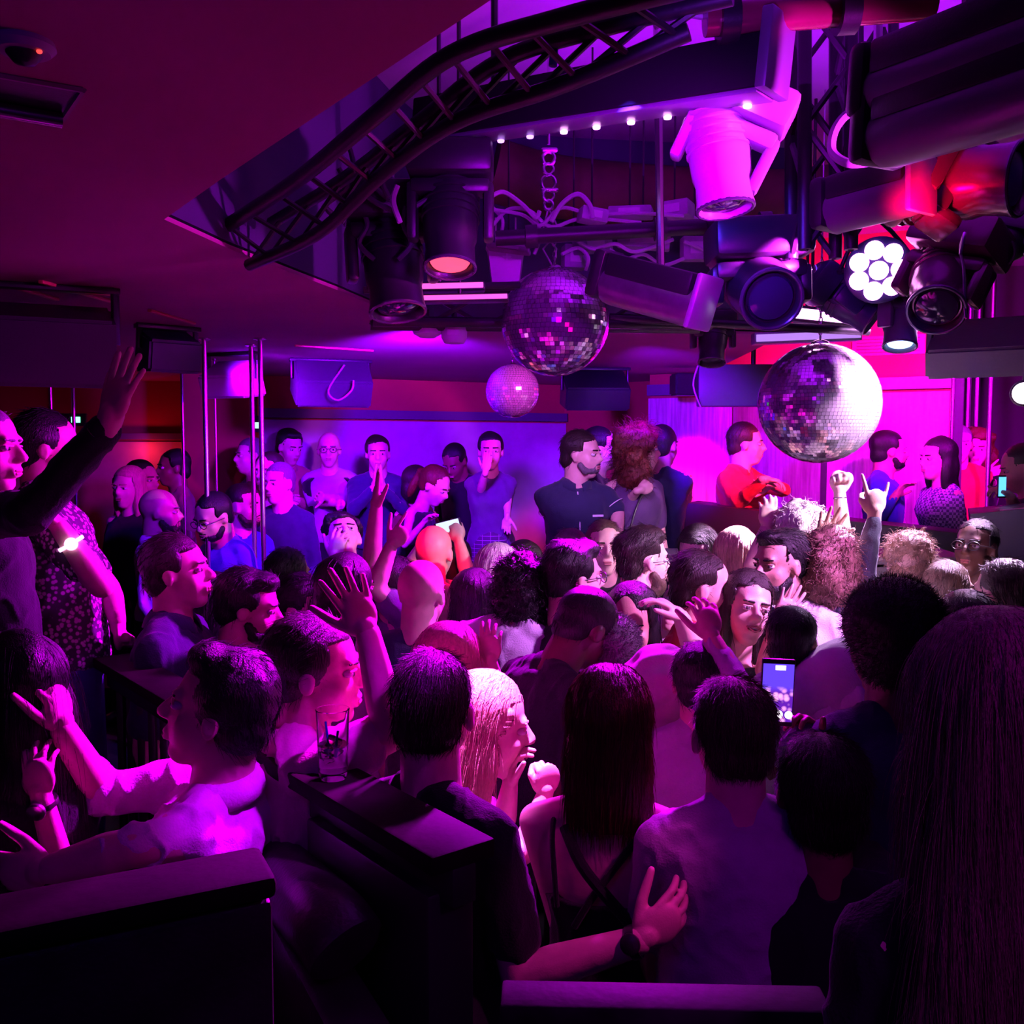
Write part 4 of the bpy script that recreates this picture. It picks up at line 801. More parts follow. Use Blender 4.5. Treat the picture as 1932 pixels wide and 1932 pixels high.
def person(label, px, py, Y, face, floor=0., sex='m', tone='light', hair=('short', 'brown'), top='black', sleeve='short', L=None, R=None, pitch=0, roll=0, body=None, lean=(0, 0), hs=1.07,
           bottom='black', collar=False, topmax=1., beard=None, glasses=False, smile=False, nstr=0, group='dancers on the crowded floor', bs=None, bald=False, belly=0., hiS=None, folds=1., extra=None, skirt=False, mouth_open=False, ear=True, sw=None):
    CNT[0] += 1; seed = CNT[0]
    rng = np.random.RandomState(seed)
    Hc = at(px, py, Y); Hf = frame(face, pitch, roll); Bf = frame(face if body is None else body)
    fw, rt = Bf.col[1].copy(), Bf.col[0].copy()
    H = Hc.z+.125*hs-floor; bsc = (bs or min(1.12, max(.80, H/1.75)))
    mdk = Y*.0022; vox = min(.0105, max(.0050, mdk))
    root_loc = Vector((Hc.x+lean[0], Hc.y+lean[1], floor))
    N = Hc+Hf@Vector((0, -.035, -.115))*hs+Vector((lean[0]*.12, lean[1]*.12, -.034*hs))
    Pz = floor+.53*H*(1 if H < 1.95 else .95)
    Pl = Vector((N.x+lean[0]*.9, N.y+lean[1]*.9, max(Pz, N.z-.62*bsc)))
    up = (N-Pl).normalized(); rt = (rt-up*rt.dot(up)).normalized()
    SW = (sw or (.166 if sex == 'm' else .140))*bsc
    S = {'L': N-up*.062*bsc-rt*SW, 'R': N-up*.062*bsc+rt*SW}
    arms = {}
    for sd, a in (('L', L), ('R', R)):
        sg = -1 if sd == 'L' else 1; s0 = S[sd]; ua, fa = .285*bsc, .255*bsc
        if a is None:
            e = s0+Vector((0, 0, -ua))+rt*sg*.045-fw*.02; wv = e+Vector((0, 0, -fa*.93))+fw*.09+rt*sg*.0
            arms[sd] = dict(E=e, W=wv, d=(wv-e), pn=-rt*sg, pose='relaxed', hs=1.)
        else:
            if 'W' in a: wv = Vector(a['W'])
            else: wv = at(a['w'][0], a['w'][1], Y+a['w'][2])
            if 'e' in a: e = at(a['e'][0], a['e'][1], Y+a['e'][2])
            else:
                d = wv-s0; D = d.length
                k = max(1., D/((ua+fa)*.985)); ua *= k; fa *= k
                x = (ua*ua-fa*fa+D*D)/(2*D); h = math.sqrt(max(ua*ua-x*x, 1e-6)); dn = d/D
                pv = Vector(a.get('p', (rt*sg*.6+Vector((0, 0, -1)))[:])); pv = (pv-dn*pv.dot(dn)).normalized(); e = s0+dn*x+pv*h
            arms[sd] = dict(E=e, W=wv, d=Vector(a['d']) if 'd' in a else (wv-e), pn=Vector(a.get('pn', fw[:])), pose=a.get('h', 'open'), hs=a.get('hs', 1.))
        # lift the shoulder for raised arms
        if arms[sd]['E'].z > s0.z: S[sd] = s0+up*.03*bsc-rt*sg*.02
    covered = top is not None
    sl = sleeve
    mb = MB()
    rings, *_ = torso_rings(Pl, N, rt, sex, (-.012 if covered else 0.), bs=bsc); mb.add(loft(rings))
    nr = (.060 if sex == 'm' else .050)*hs
    mb.add(capsule(N-up*.05, Hc+Hf@Vector((0, -.03, -.045))*hs, nr*1.06, nr*.98, 16))
    tz = (.040 if sex == 'm' else .030)*bsc*(.85 if covered and topmax >= 1 else 1)
    for q in 'LR': mb.add(capsule(N+up*.018-fw*.012+(S[q]-N)*.14, S[q]+up*.006, tz, .044*bsc)); mb.add(capsule(N+up*.05-fw*.008+(S[q]-N)*.06, N-up*.01+(S[q]-N)*.55, tz*.8, tz*.9))
    am = (1. if sex == 'm' else .82)*bsc
    for sd in 'LR':
        A = arms[sd]; c1 = -.006 if (covered and sl != 'none') else 0; c2 = -.004 if (covered and sl == 'long') else 0
        mb.add(capsule(S[sd], A['E'], .052*am+c1, .039*am+c2, 14)); mid = A['E'].lerp(A['W'], .3)
        mb.add(capsule(A['E'], mid, .038*am+c2, .041*am+c2, 14)); mb.add(capsule(mid, A['W'], .041*am+c2, .026*am+.002, 14))
    HfN = np3(Hf); hc = np.array(Hc)
    def Lh(p): return Hc+Hf@(Vector(p)*hs)
    def el(c, r, n=18, k=12): mb.add(ellipsoid(Lh(c), np.array(r)*hs, HfN, n, k))
    el((0, -.012, .036), (.075, .096, .088), 24, 16); el((0, .028, -.022), (.061, .062, .082), 20, 14); el((0, .046, -.088), (.034, .034, .027))
    el((0, -.005, -.065), (.050, .065, .040)); el((.036, .048, -.026), (.024, .028, .030)); el((-.036, .048, -.026), (.024, .028, .030))
    mb.add(capsule(Lh((0, .086, .016)), Lh((0, .107, -.020)), .0085*hs, .0125*hs, 10)); el((.011, .098, -.024), (.009, .011, .008)); el((-.011, .098, -.024), (.009, .011, .008))
    mb.add(capsule(Lh((-.034, .076, .028)), Lh((.034, .076, .028)), .013*hs, .013*hs, 10))
    mb.add(capsule(Lh((-.017, .086, -.052)), Lh((.017, .086, -.052)), .010*hs, .010*hs, 8)); mb.add(capsule(Lh((-.013, .085, -.063)), Lh((.013, .085, -.063)), .010*hs, .010*hs, 8))
    if ear and not (hair and hair[0] in ('long', 'longer', 'mid', 'bob', 'hood', 'bigcurl', 'shag')):
        for sg in (-1, 1): el((sg*.076, -.006, -.004), (.011, .018, .029))
    bV, bF = remesh(mb, vox, 3, .5)
    # eye sockets, mouth line, ear hollow
    q = (bV-hc)@HfN/hs; nrm = None
    if Y < 9:
        d = np.zeros_like(bV)
        for sg in (-1, 1):
            g = np.exp(-(((q[:, 0]-sg*.031)/.017)**2+((q[:, 1]-.082)/.03)**2+((q[:, 2]-.006)/.013)**2)); d += g[:, None]*np.array((0, -.011, 0))
            g = np.exp(-(((q[:, 0]-sg*.093)/.010)**2+((q[:, 1]+.004)/.009)**2+((q[:, 2]+.002)/.016)**2)); d += g[:, None]*np.array((-sg*.006, 0, 0))
        g = np.exp(-((q[:, 0]/.026)**2+((q[:, 1]-.097)/.02)**2+((q[:, 2]+.0575)/.0035)**2)); d += g[:, None]*np.array((0, -.005, 0))
        bV = bV+(d*hs)@HfN.T
    root = fastobj('person', bV-np.array(root_loc), bF, [skin(tone)], None); root.location = root_loc
    tag(root, label, 'person', group)
    det = MB(); RL = np.array(root_loc)
    def dl(vf, m): det.add((vf[0]-RL, vf[1]), m)
    for sd in 'LR':
        A = arms[sd]; hV, hF = hand(A['W'], A['d'], A['pn'], A['pose'], sd, (1. if sex == 'm' else .90)*bsc*A['hs'], .0034 if Y < 3.2 else .0048)
        dl((hV, [tuple(f) for f in hF]), 0)
    for sg in (-1, 1):
        dl(ellipsoid(Lh((sg*.031, .074, .006)), np.array((.0135, .0125, .0085))*hs, HfN, 12, 8), 1); dl(ellipsoid(Lh((sg*.031, .0835, .0055)), np.array((.0058, .0045, .0058))*hs, HfN, 10, 6), 2)
        dl(capsule(Lh((sg*.014, .0895, .0265)), Lh((sg*.046, .080, .0280)), .0042*hs, .0026*hs, 8, 2), 3)
        dl(capsule(Lh((sg*.018, .0875, .0125)), Lh((sg*.043, .080, .0115)), .0032*hs, .0028*hs, 8, 2), 0)
    w_ = .024 if (smile or mouth_open) else .018
    if mouth_open or smile:
        hgt = .013 if mouth_open else .0065
        dl(ellipsoid(Lh((0, .0915, -.058)), np.array((w_, .006, hgt))*hs, HfN, 14, 8), 5); dl(ellipsoid(Lh((0, .0935, -.058+hgt*.35)), np.array((w_*.8, .005, hgt*.45))*hs, HfN, 12, 6), 6)
        dl(tube(smooth_path([Lh((-w_, .086, -.052)), Lh((-.5*w_, .0955, -.056-hgt*.9+.004)), Lh((0, .0985, -.0585-hgt)), Lh((.5*w_, .0955, -.056-hgt*.9+.004)), Lh((w_, .086, -.052))], 3), .0038*hs, 6), 4)
        dl(tube(smooth_path([Lh((-w_, .086, -.052)), Lh((-.5*w_, .095, -.0545+hgt*.5)), Lh((0, .098, -.055+hgt*.7)), Lh((.5*w_, .095, -.0545+hgt*.5)), Lh((w_, .086, -.052))], 3), .003*hs, 6), 4)
    else:
        dl(capsule(Lh((-w_*.8, .091, -.0535)), Lh((w_*.8, .091, -.0535)), .0042*hs, .0042*hs, 8, 2), 4); dl(capsule(Lh((-w_*.65, .0905, -.0625)), Lh((w_*.65, .0905, -.0625)), .0052*hs, .0052*hs, 8, 2), 4)
    if hair and not nstr and Y < 4.4 and hair[0] in HB and hair[0] not in ('hood', 'beanie'): nstr = 700
    hcol = hair[1] if hair and hair[1] in HAIRC else 'brown' if hair else 'grey'
    # join the detail pieces into the body's own mesh
    me2 = det.mesh('d'); bm = bmesh.new(); bm.from_mesh(root.data); off = len(bm.faces); bm.from_mesh(me2); bm.to_mesh(root.data); bm.free(); bpy.data.meshes.remove(me2)
    for m in (EYEW, IRIS, hairm(hcol), LIP, MOUTH, TEETH): root.data.materials.append(m)
    root.data.polygons.foreach_set('use_smooth', [True]*len(root.data.polygons))
    def part(name, V, F, m): return fastobj(name, V-RL, F, [m], root)
    # hair
    if hair and not bald:
        hm = MB(); st = hair[0]
        for c, r in HB[st]: hm.add(ellipsoid(Lh(c), np.array(r)*hs, HfN, 24, 16))
        hv = max(.0055, vox); hV, hF = remesh(hm, hv, 3, .5)
        lq = (hV-hc)@HfN/hs
        # clear the face: press the hair back in front below the hairline
        fm = np.clip((lq[:, 1]-.012)/.03, 0, 1)*np.clip((.075-lq[:, 2])/.02, 0, 1)*(np.abs(lq[:, 0]) < .062) if st not in ('hood', 'beanie') else 0
        if st not in ('hood', 'beanie'): lq[:, 1] -= fm*np.maximum(lq[:, 1]-.0, 0)*.9; hV = hc+(lq*hs)@HfN.T
        nn = normals(hV, hF); amp = HN[st]; nz = NZ(seed*7, 3, 45 if st in ('bigcurl', 'curlytop', 'shag') else 30)
        stretchq = lq*np.array((1, 1, .25 if st in ('long', 'longer', 'bob') else 1)); hV = hV+nn*(nz(stretchq)*amp*hs)[:, None]
        if st in ('afro', 'bigcurl', 'curlytop', 'shag'): hV = hV+nn*(rng.rand(len(hV))-.5)[:, None]*(.002 if st == 'afro' else .006)*hs
        hmat = hairm(hcol) if st not in ('hood', 'beanie') else cloth(hair[1])
        if nstr:
            ok = np.where(~((lq[:, 1] > .02) & (np.abs(lq[:, 0]) < .085) & (lq[:, 2] < .085) & (lq[:, 2] > -.2)))[0] if st != 'hood' else np.arange(len(hV)); idx = rng.choice(ok, nstr); p = hV[idx]; n = nn[idx]; K = 7 if st in ('long', 'longer', 'bob', 'pony', 'mid') else 5
            back = -np.array(Hf.col[1]); dn = np.array((0, 0, -1.))
            if st == 'mid': ln = rng.uniform(.04, .085, nstr)*np.where(lq[idx][:, 1] > -.03, .6, 1)
            elif st in ('long', 'longer'): ln = rng.uniform(.10, .24, nstr)*np.where(lq[idx][:, 1] > -.03, .45, 1)
            elif st == 'bob': ln = rng.uniform(.05, .12, nstr)
            elif st in ('afro',): ln = rng.uniform(.008, .018, nstr)
            elif st in ('bigcurl', 'shag', 'curlytop'): ln = rng.uniform(.018, .045, nstr)*(1.5 if st == 'bigcurl' else 1)
            else: ln = rng.uniform(.015, .035, nstr)
            if st in ('afro',): flow = n+.6*rng.normal(size=(nstr, 3))
            elif st in ('bigcurl', 'shag', 'curlytop'): flow = n*.5+dn*.5+.4*rng.normal(size=(nstr, 3))
            else:
                f0 = np.tile(back*.45+dn, (nstr, 1)); li = lq[idx]; fr_ = ((li[:, 1] > -.02) & (li[:, 2] > -.02))[:, None]; f0 = np.where(fr_, back*1.1+dn*.55+np.sign(li[:, :1])*np.array(Hf.col[0])*.9, f0); flow = f0-n*np.sum(n*f0, 1)[:, None]; flow /= np.linalg.norm(flow, axis=1)[:, None]+1e-6; flow = flow+n*rng.uniform(.0, .35, nstr)[:, None]+.14*rng.normal(size=(nstr, 3))
            flow /= np.linalg.norm(flow, axis=1)[:, None]+1e-6
            pts = [p+n*.001]; cur = flow.copy(); hx = rng.normal(size=(nstr, 3)); hx /= np.linalg.norm(hx, axis=1)[:, None]
            for k in range(1, K):
                if st in ('bigcurl', 'shag', 'curlytop'):
                    a = k*1.5+rng.rand(); cur = flow+.9*(hx*math.cos(a)+np.cross(flow, hx)*math.sin(a))
                elif st in ('long', 'longer', 'bob', 'mid'): cur = cur*.72+dn*.28
                pts.append(pts[-1]+cur*(ln/(K-1))[:, None])
            sV, sF = strands(np.stack(pts, 1), (.00042 if Y < 1.4 else .0007 if Y < 3 else .0012)*(1.3 if st in ('bigcurl', 'shag') else 1))
            hF = np.concatenate([np.asarray(hF), sF+len(hV)]); hV = np.concatenate([hV, sV])
        part('hat' if st == 'beanie' else 'hood' if st == 'hood' else 'hair', hV, hF, hmat)
    if beard:
        b = MB(); bl = beard[1]
        b.add(ellipsoid(Lh((0, .040, -.078-bl*.5)), np.array((.054, .052, .034+bl))*hs, HfN, 20, 12))
        for sg in (-1, 1): b.add(capsule(Lh((sg*.058, .016, -.045)), Lh((sg*.048, .040, -.075)), .016*hs, .018*hs))
        b.add(tube(smooth_path([Lh((-.026, .084, -.062)), Lh((-.016, .0945, -.043)), Lh((0, .0985, -.041)), Lh((.016, .0945, -.043)), Lh((.026, .084, -.062))], 3), .0055*hs, 8))
        v, f = remesh(b, .0055, 2, .5); lq = (v-hc)@HfN/hs
        g = np.exp(-((lq[:, 0]/.024)**2+((lq[:, 2]+.057)/.011)**2))*(lq[:, 1] > .03); v = v-np.array(Hf.col[1])*(g*.022*hs)[:, None]
        v = v+normals(v, f)*((rng.rand(len(v))-.5)*.004)[:, None]; part('beard', v, f, hairm(beard[0]))
    if glasses:
        g = MB()
        for sg in (-1, 1):
            c = [Lh((sg*.032+.023*math.cos(t), .0985-abs(.023*math.cos(t)*sg+.0)*.10, .004+.017*math.sin(t))) for t in np.linspace(0, 2*PI, 19)[:-1]]
            g.add(tube(c, .0019*hs, 6, True)); g.add(tube([Lh((sg*.055, .094, .008)), Lh((sg*.078, .05, .008)), Lh((sg*.082, 0, .006))], .0017*hs, 6))
        g.add(tube([Lh((-.010, .100, .008)), Lh((0, .104, .011)), Lh((.010, .100, .008))], .0018*hs, 6))
        go = g.add(([], [])) if False else g; go.V = [v-RL for v in go.V]; go.build('glasses', BLKP, root)
    # clothes
    if top:
        c = MB(); rings, *_ = torso_rings(Pl, N, rt, sex, .011, -.02, topmax if topmax < 1 else .985, bs=bsc, belly=belly)
        c.add(loft(rings))
        if sl != 'none':
            for sd in 'LR':
                A = arms[sd]; tq = (.040 if sex == 'm' else .030)*bsc
                if topmax >= 1: c.add(capsule(N+up*.014-fw*.012+(S[sd]-N)*.24, S[sd]+up*.002, tq+.013, .062*am)); c.add(capsule(N+up*.030-fw*.010+(S[sd]-N)*.17, N-up*.006+(S[sd]-N)*.55, tq*.8+.011, tq*.9+.013))
                else: c.add(capsule(N-up*.03+(S[sd]-N)*.5, S[sd], .05*bsc, .062*am))
                if sl == 'short': c.add(capsule(S[sd], S[sd].lerp(A['E'], .72), .062*am, .060*am, 16, 3))
                else:
                    e = A['E']; wv = e.lerp(A['W'], .93 if sl == 'long' else .35); c.add(capsule(S[sd], e, .061*am, .050*am, 16)); c.add(capsule(e, wv, .050*am, .041*am if sl != 'long' else .036*am, 16, 3))
        cv = min(.013, max(.0065, vox*1.25)); v, f = remesh(c, cv, 4, .5)
        nn = normals(v, f); nz = NZ(seed*13+5, 4, 14); nz2 = NZ(seed*3+1, 3, 26)
        lq = (v-np.array(N))@np3(Bf); fold = nz(lq*np.array((1, 1, 1.3)))*.0055+(1-np.abs(nz2(lq*np.array((1.5, 1.5, .8)))))**3*.006-.003
        v = v+nn*(fold*folds)[:, None]
        part('shirt' if sex == 'm' else 'top', v, f, cloth(top))
        if collar:
            k = MB(); cc = N+up*(.012); ring = []
            for j, (hgt, rr) in enumerate(((-.020, .074), (.022, .066), (.030, .070), (.004, .088), (-.022, .096))):
                ring.append([])
                for a in np.linspace(math.radians(102), math.radians(438), 30):
                    fr = max(0, math.sin(a)); ring[-1].append(cc+rt*math.cos(a)*rr*bsc+fw*(math.sin(a)*rr*bsc*.92-.004)+up*(hgt-(.028*fr**3)*(1 if j > 0 else 1)))
            vv = np.array([tuple(p) for r_ in ring for p in r_]); m_ = 30
            ff = [(j*m_+i, j*m_+i+1, (j+1)*m_+i+1, (j+1)*m_+i) for j in range(4) for i in range(m_-1)]
            # gap at the throat: rotate the open part to the front
            o = fastobj('collar', vv-RL, ff, [cloth(top)], root); md = o.modifiers.new('s', 'SOLIDIFY'); md.thickness = .003
    # trousers or skirt, shoes
    if bottom:
        c = MB(); rings, *_ = torso_rings(Pl, N, rt, sex, -.002, -.12, .06, bs=bsc); c.add(loft(rings)); foot = {}
        for sg in (-1, 1):
            hip = Pl+rt*sg*.085*bsc-Vector((0, 0, .02)); an = Vector((root_loc.x, root_loc.y, floor+.09))+rt*sg*.11; an.x += (Pl.x-root_loc.x)*.6; an.y += (Pl.y-root_loc.y)*.6; kn = hip.lerp(an, .5)+fw*.025; foot[sg] = an
            if skirt: continue
            c.add(capsule(hip, kn, .088*bsc, .062*bsc, 14)); c.add(capsule(kn, an, .060*bsc, .046*bsc, 14))
        if skirt:
            a, b = Pl, (foot[-1]+foot[1])*.5; b = a.lerp(b, .55); c.add(capsule(a, b, .165*bsc, .175*bsc, 20))
        v, f = remesh(c, .016, 2, .5); part('skirt' if skirt else 'trousers', v, f, cloth(bottom))
        for sg in (-1, 1):
            s_ = MB(); an = foot[sg]; s_.add(capsule(an+Vector((0, 0, -.05))-fw*.05, an+Vector((0, 0, -.055))+fw*.13, .036, .033, 12)); s_.add(capsule(an+Vector((0, 0, -.04)), an, .04, .042, 12))
            if skirt: s_.add(capsule(an, Pl.lerp(an, .5)+rt*sg*.04, .038, .06, 12))
            s_.V = [vv-RL for vv in s_.V]; s_.build('shoe' if not skirt else 'stocking', BLKP if not skirt else skin(tone), root)
    info = dict(root=root, N=N, P=Pl, up=up, rt=rt, fw=fw, S=S, arms=arms, Hc=Hc, Hf=Hf, RL=RL, bs=bsc, am=am, hs=hs)
    if extra: extra(info)
    return info
def band(info, sd, name, m, off=.02, rad=.030, wid=.012, face=None):   # bracelet or watch round a wrist
    A = info['arms'][sd]; d = (A['E']-A['W']).normalized(); c = A['W']+d*off; u = d.orthogonal().normalized(); v = d.cross(u)
    b = MB(); R3 = np3(Matrix((u, v, d)).transposed())
    b.add(lathe([(rad-.003, -wid/2), (rad, -wid/2), (rad+.001, 0), (rad, wid/2), (rad-.003, wid/2)], 24, R3, np.array(c)-info['RL']))
    o = b.build(name, m, info['root'])
    if face is not None:
        f = Vector(face); f = (f-d*f.dot(d)).normalized(); x = d.cross(f)
        b = MB(); b.add(lathe([(.0, 0), (.019, 0), (.020, .003), (.019, .007), (.016, .009), (0, .009)], 24, np3(Matrix((x, d, f)).transposed()), np.array(c+f*(rad-.002))-info['RL'])); b.build('watch_case', m if not isinstance(m, tuple) else m[0], info['root'])
# ------------------------------------------------------------------ the crowd
GS, GP, GG = 'dancers on the crowded floor', 'guests standing on the stage platform', 'guests on the raised gallery'
FLO = mat('floral_cloth', (.35, .18, .40), .8); nt = FLO.node_tree; b_ = nt.nodes['Principled BSDF']
vo = nt.nodes.new('ShaderNodeTexVoronoi'); vo.inputs['Scale'].default_value = 62; cr = nt.nodes.new('ShaderNodeValToRGB'); cr.color_ramp.elements[0].position = .32; cr.color_ramp.elements[0].color = (.85, .62, .80, 1); cr.color_ramp.elements[1].position = .48; cr.color_ramp.elements[1].color = (.05, .02, .06, 1)
tcn = nt.nodes.new('ShaderNodeTexCoord'); nt.links.new(tcn.outputs['Object'], vo.inputs[0]); nt.links.new(vo.outputs['Distance'], cr.inputs[0]); nt.links.new(cr.outputs[0], b_.inputs['Base Color']); MATS['floral_cloth'] = FLO; CLOTH['floral'] = (0, 0, 0)
PAT = mat('patterned_cloth', (.3, .3, .5), .8); nt = PAT.node_tree; b_ = nt.nodes['Principled BSDF']
ck = nt.nodes.new('ShaderNodeTexChecker'); ck.inputs['Scale'].default_value = 60; ck.inputs[1].default_value = (.5, .45, .7, 1); ck.inputs[2].default_value = (.08, .05, .2, 1); tcn = nt.nodes.new('ShaderNodeTexCoord'); nt.links.new(tcn.outputs['Object'], ck.inputs[0]); nt.links.new(ck.outputs[0], b_.inputs['Base Color']); CLOTH['patterned'] = (0, 0, 0)
PLA = mat('plaid_cloth', (.06, .03, .07), .8); nt = PLA.node_tree; b_ = nt.nodes['Principled BSDF']
bk_ = nt.nodes.new('ShaderNodeTexBrick'); bk_.inputs['Scale'].default_value = 9; bk_.inputs['Mortar Size'].default_value = .012; bk_.offset = 0; bk_.inputs[1].default_value = bk_.inputs[2].default_value = (.07, .035, .08, 1); bk_.inputs[3].default_value = (.4, .3, .42, 1)
tcn = nt.nodes.new('ShaderNodeTexCoord'); mpn = nt.nodes.new('ShaderNodeMapping'); mpn.inputs['Rotation'].default_value = (PI/2, 0, 0); nt.links.new(tcn.outputs['Object'], mpn.inputs[0]); nt.links.new(mpn.outputs[0], bk_.inputs[0]); nt.links.new(bk_.outputs[0], b_.inputs['Base Color']); CLOTH['plaid'] = (0, 0, 0)
def piping(i):                                          # white placket, sleeve bands and pocket on the navy shirt
    R, N, up, rt, fw = i['root'], i['N'], i['up'], i['rt'], i['fw']; RLv = Vector(i['RL'].tolist()); m = mat('white_piping', (.85, .85, .88), .6); bs = i['bs']
    pts = [N-up*t+fw*f+rt*.012-RLv for t, f in ((.03, .085), (.10, .118), (.2, .132), (.3, .132), (.42, .126), (.52, .128))]
    MB().add(tube(smooth_path(pts, 4), .0035, 6)).build('placket_piping', m, R)
    for sd in 'LR':
        A = i['arms'][sd]; s0 = i['S'][sd]; d = (A['E']-s0).normalized(); c = s0.lerp(A['E'], .60)-RLv; u = d.orthogonal().normalized(); v = d.cross(u)
        MB().add(tube([c+(u*math.cos(t)+v*math.sin(t))*.0665*i['am'] for t in np.linspace(0, 2*PI, 25)[:-1]], .0028, 6, True)).build('sleeve_piping', m, R)
    c = N-up*.155+fw*.128+rt*-.088-RLv; MB().add(box(tuple(c), (.060, .008, .012), np3(Matrix((rt, fw, up)).transposed()), .002)).build('pocket_flap', m, R, False)
def straps(i):
    R, N, P, up, rt, fw = i['root'], i['N'], i['P'], i['up'], i['rt'], i['fw']; RLv = Vector(i['RL'].tolist()); Lg = (N-P).length; m = cloth('black'); bs = i['bs']
    def p(x, t, y): return P+up*t*Lg+rt*x*bs+fw*y*bs-RLv
    for nm, pts, r_ in (('thin_strap', [(-.100, .60, -.108), (-.105, .75, -.112), (-.115, .88, -.085), (-.118, .945, -.02), (-.10, .90, .07)], .006), ('thin_strap', [(.105, .60, -.108), (.112, .75, -.112), (.118, .88, -.085), (.118, .945, -.02), (.10, .90, .07)], .007),
                        ('cross_strap', [(.085, .52, -.112), (.02, .66, -.120), (-.045, .80, -.112), (-.09, .92, -.06)], .013), ('cross_strap', [(-.06, .52, -.112), (-.02, .66, -.118), (.03, .80, -.112), (.085, .92, -.06)], .008)):
        MB().add(tube(smooth_path([p(*q) for q in pts], 4), r_, 8)).build(nm, m, R)
def vest(i):
    R, N, P, up, rt, fw = i['root'], i['N'], i['P'], i['up'], i['rt'], i['fw']
    rg, *_ = torso_rings(P, N, rt, 'm', .024, -.02, .93, bs=i['bs']); n = len(rg[0]); keep = [k % n for k in range(n//4+3, n//4+n-2)]
    V = np.concatenate([r_[keep] for r_ in rg])-i['RL']; m_ = len(keep); F = [(j*m_+k, j*m_+k+1, (j+1)*m_+k+1, (j+1)*m_+k) for j in range(len(rg)-1) for k in range(m_-1)]
    o = fastobj('open_vest', V, F, [cloth('black')], R); md = o.modifiers.new('s', 'SOLIDIFY'); md.thickness = .006
def hood_down(i):
    R, N, up, rt, fw = i['root'], i['N'], i['up'], i['rt'], i['fw']; b = MB()
    b.add(ellipsoid(tuple(N-fw*.05-up*.03), (.15, .12, .10))); b.add(ellipsoid(tuple(N+Vector((.12, -.05, .02))), (.15, .12, .15))); b.add(ellipsoid(tuple(N-fw*.09-up*.12), (.10, .07, .12)))
    for g in (-1, 1): b.add(capsule(N+rt*g*.09+up*.02-fw*.03, N+rt*g*.05+fw*.09-up*.05, .04, .03))
    v, f = remesh(b, .008, 4, .5); nn = normals(v, f); v = v+nn*(NZ(77, 3, 16)((v-np.array(N))*np.array((1, 1, .5)))*.022)[:, None]; fastobj('hood', v-i['RL'], f, [cloth('white')], R)
def bow(i):
    R, N, up, rt, fw = i['root'], i['N'], i['up'], i['rt'], i['fw']; RLv = Vector(i['RL'].tolist()); c = N+up*.0+fw*.085-RLv; b = MB()
    for g in (-1, 1): b.add(loft([np.array([tuple(c+rt*g*x+up*z+fw*y) for z, y in ((-h, 0), (-h, .01), (h, .01), (h, 0))]) for x, h in ((.004, .008), (.045, .024))]))
    b.add(box(tuple(c), (.014, .014, .018))); b.build('bow_tie', cloth('navy'), R, False)
def beltbag(i):
    R, P, up, rt, fw = i['root'], i['P'], i['up'], i['rt'], i['fw']; RLv = Vector(i['RL'].tolist())
    b = MB(); R3_ = np3(Matrix((rt, fw, up)).transposed()); b.add(box(tuple(P+up*.10+fw*.15-RLv), (.22, .06, .10), R3_, .02)); b.build('belt_bag', mat('bag_nylon', (.30, .28, .36), .4), R)
    MB().add(tube(smooth_path([i['N']+rt*-.06+fw*.10-up*.02-RLv, P+up*.35+rt*.04+fw*.145-RLv, P+up*.14+rt*.1+fw*.15-RLv], 5), .006, 6)).build('bag_strap', BLKP, R)
def wat(sd, m=None, face=(0, -1, .2)):
    return lambda i: band(i, sd, 'watch', m or BLKP, .01, .031, .018, face)
up_ = (0, 0, 1)
# --- raised gallery, far left
person('man at the far left edge in profile, dark sleeve and open hand raised', -30, 850, 2.75, 90, ZG, hair=('crop', 'grey'), top='black', sleeve='long', R=dict(e=(62, 965, -.42), w=(205, 800, -.45), d=(.28, .1, 1), pn=(.6, 1, 0), h='open', hs=1.15), group=GG, body=60, belly=.03, nstr=500,
       extra=lambda i: (band(i, 'R', 'bracelet', STEEL, .015, .032, .006), band(i, 'R', 'bracelet', STEEL, .035, .034, .005)))
person('man in a floral short-sleeved shirt and jeans behind the raised dark sleeve, wristwatch with a painted-in glow', 92, 850, 3.25, 70, ZG, hair=('short', 'black'), top='floral', R=dict(e=(192, 1105, -.28), w=(112, 995, -.32), d=(-.55, 0, .6), h='relaxed'), L=dict(e=(205, 1110, .12), w=(222, 1172, .0), d=(.1, -.2, -1), h='fist'),
       lean=(.10, 0), bottom='denim', group=GG, extra=lambda i: band(i, 'R', 'watch', mat('painted_glow_watch', (.8, .7, .8), .2, .3, emit=(1, .5, 1), estr=1.6), .06, .041, .012, (.3, -1, .3)))  # watch glow is painted in as emission on strap and case
person('person with long black hair at the lower left edge, arm with a watch held up', 30, 1310, 2.05, 300, ZG, sex='f', hair=('long', 'black'), top='black', R=dict(e=(130, 1700, -.05), w=(78, 1505, -.12), d=(-.1, 0, 1), pn=(0, 1, 0), h='relaxed'), group=GG, nstr=900, extra=lambda i: band(i, 'R', 'watch', STEEL, .012, .030, .012, (0, -1, .2)), bs=.95)
person('dark-haired man facing left in a white shirt, reaching out behind the seat back', 412, 1345, 1.98, 268, ZG, hair=('quiff', 'black'), top='white', sleeve='rolled', pitch=14, R=dict(e=(190, 1500, .12), w=(118, 1375, .02), d=(-.15, 0, 1), pn=(-1, .2, 0), h='claw'), L=dict(e=(245, 1600, -.22), w=(95, 1640, -.25), d=(-1, 0, -.1), pn=(0, 1, 0), h='relaxed'),
       collar=True, lean=(-.06, .05), group=GG, nstr=1200, folds=1.6, bs=1.0, body=275, smile=False)
person('blond woman in black against the red-lit wall on the left', 240, 922, 5.9, 190, ZG, sex='f', hair=('long', 'blond'), top='black', group=GG)
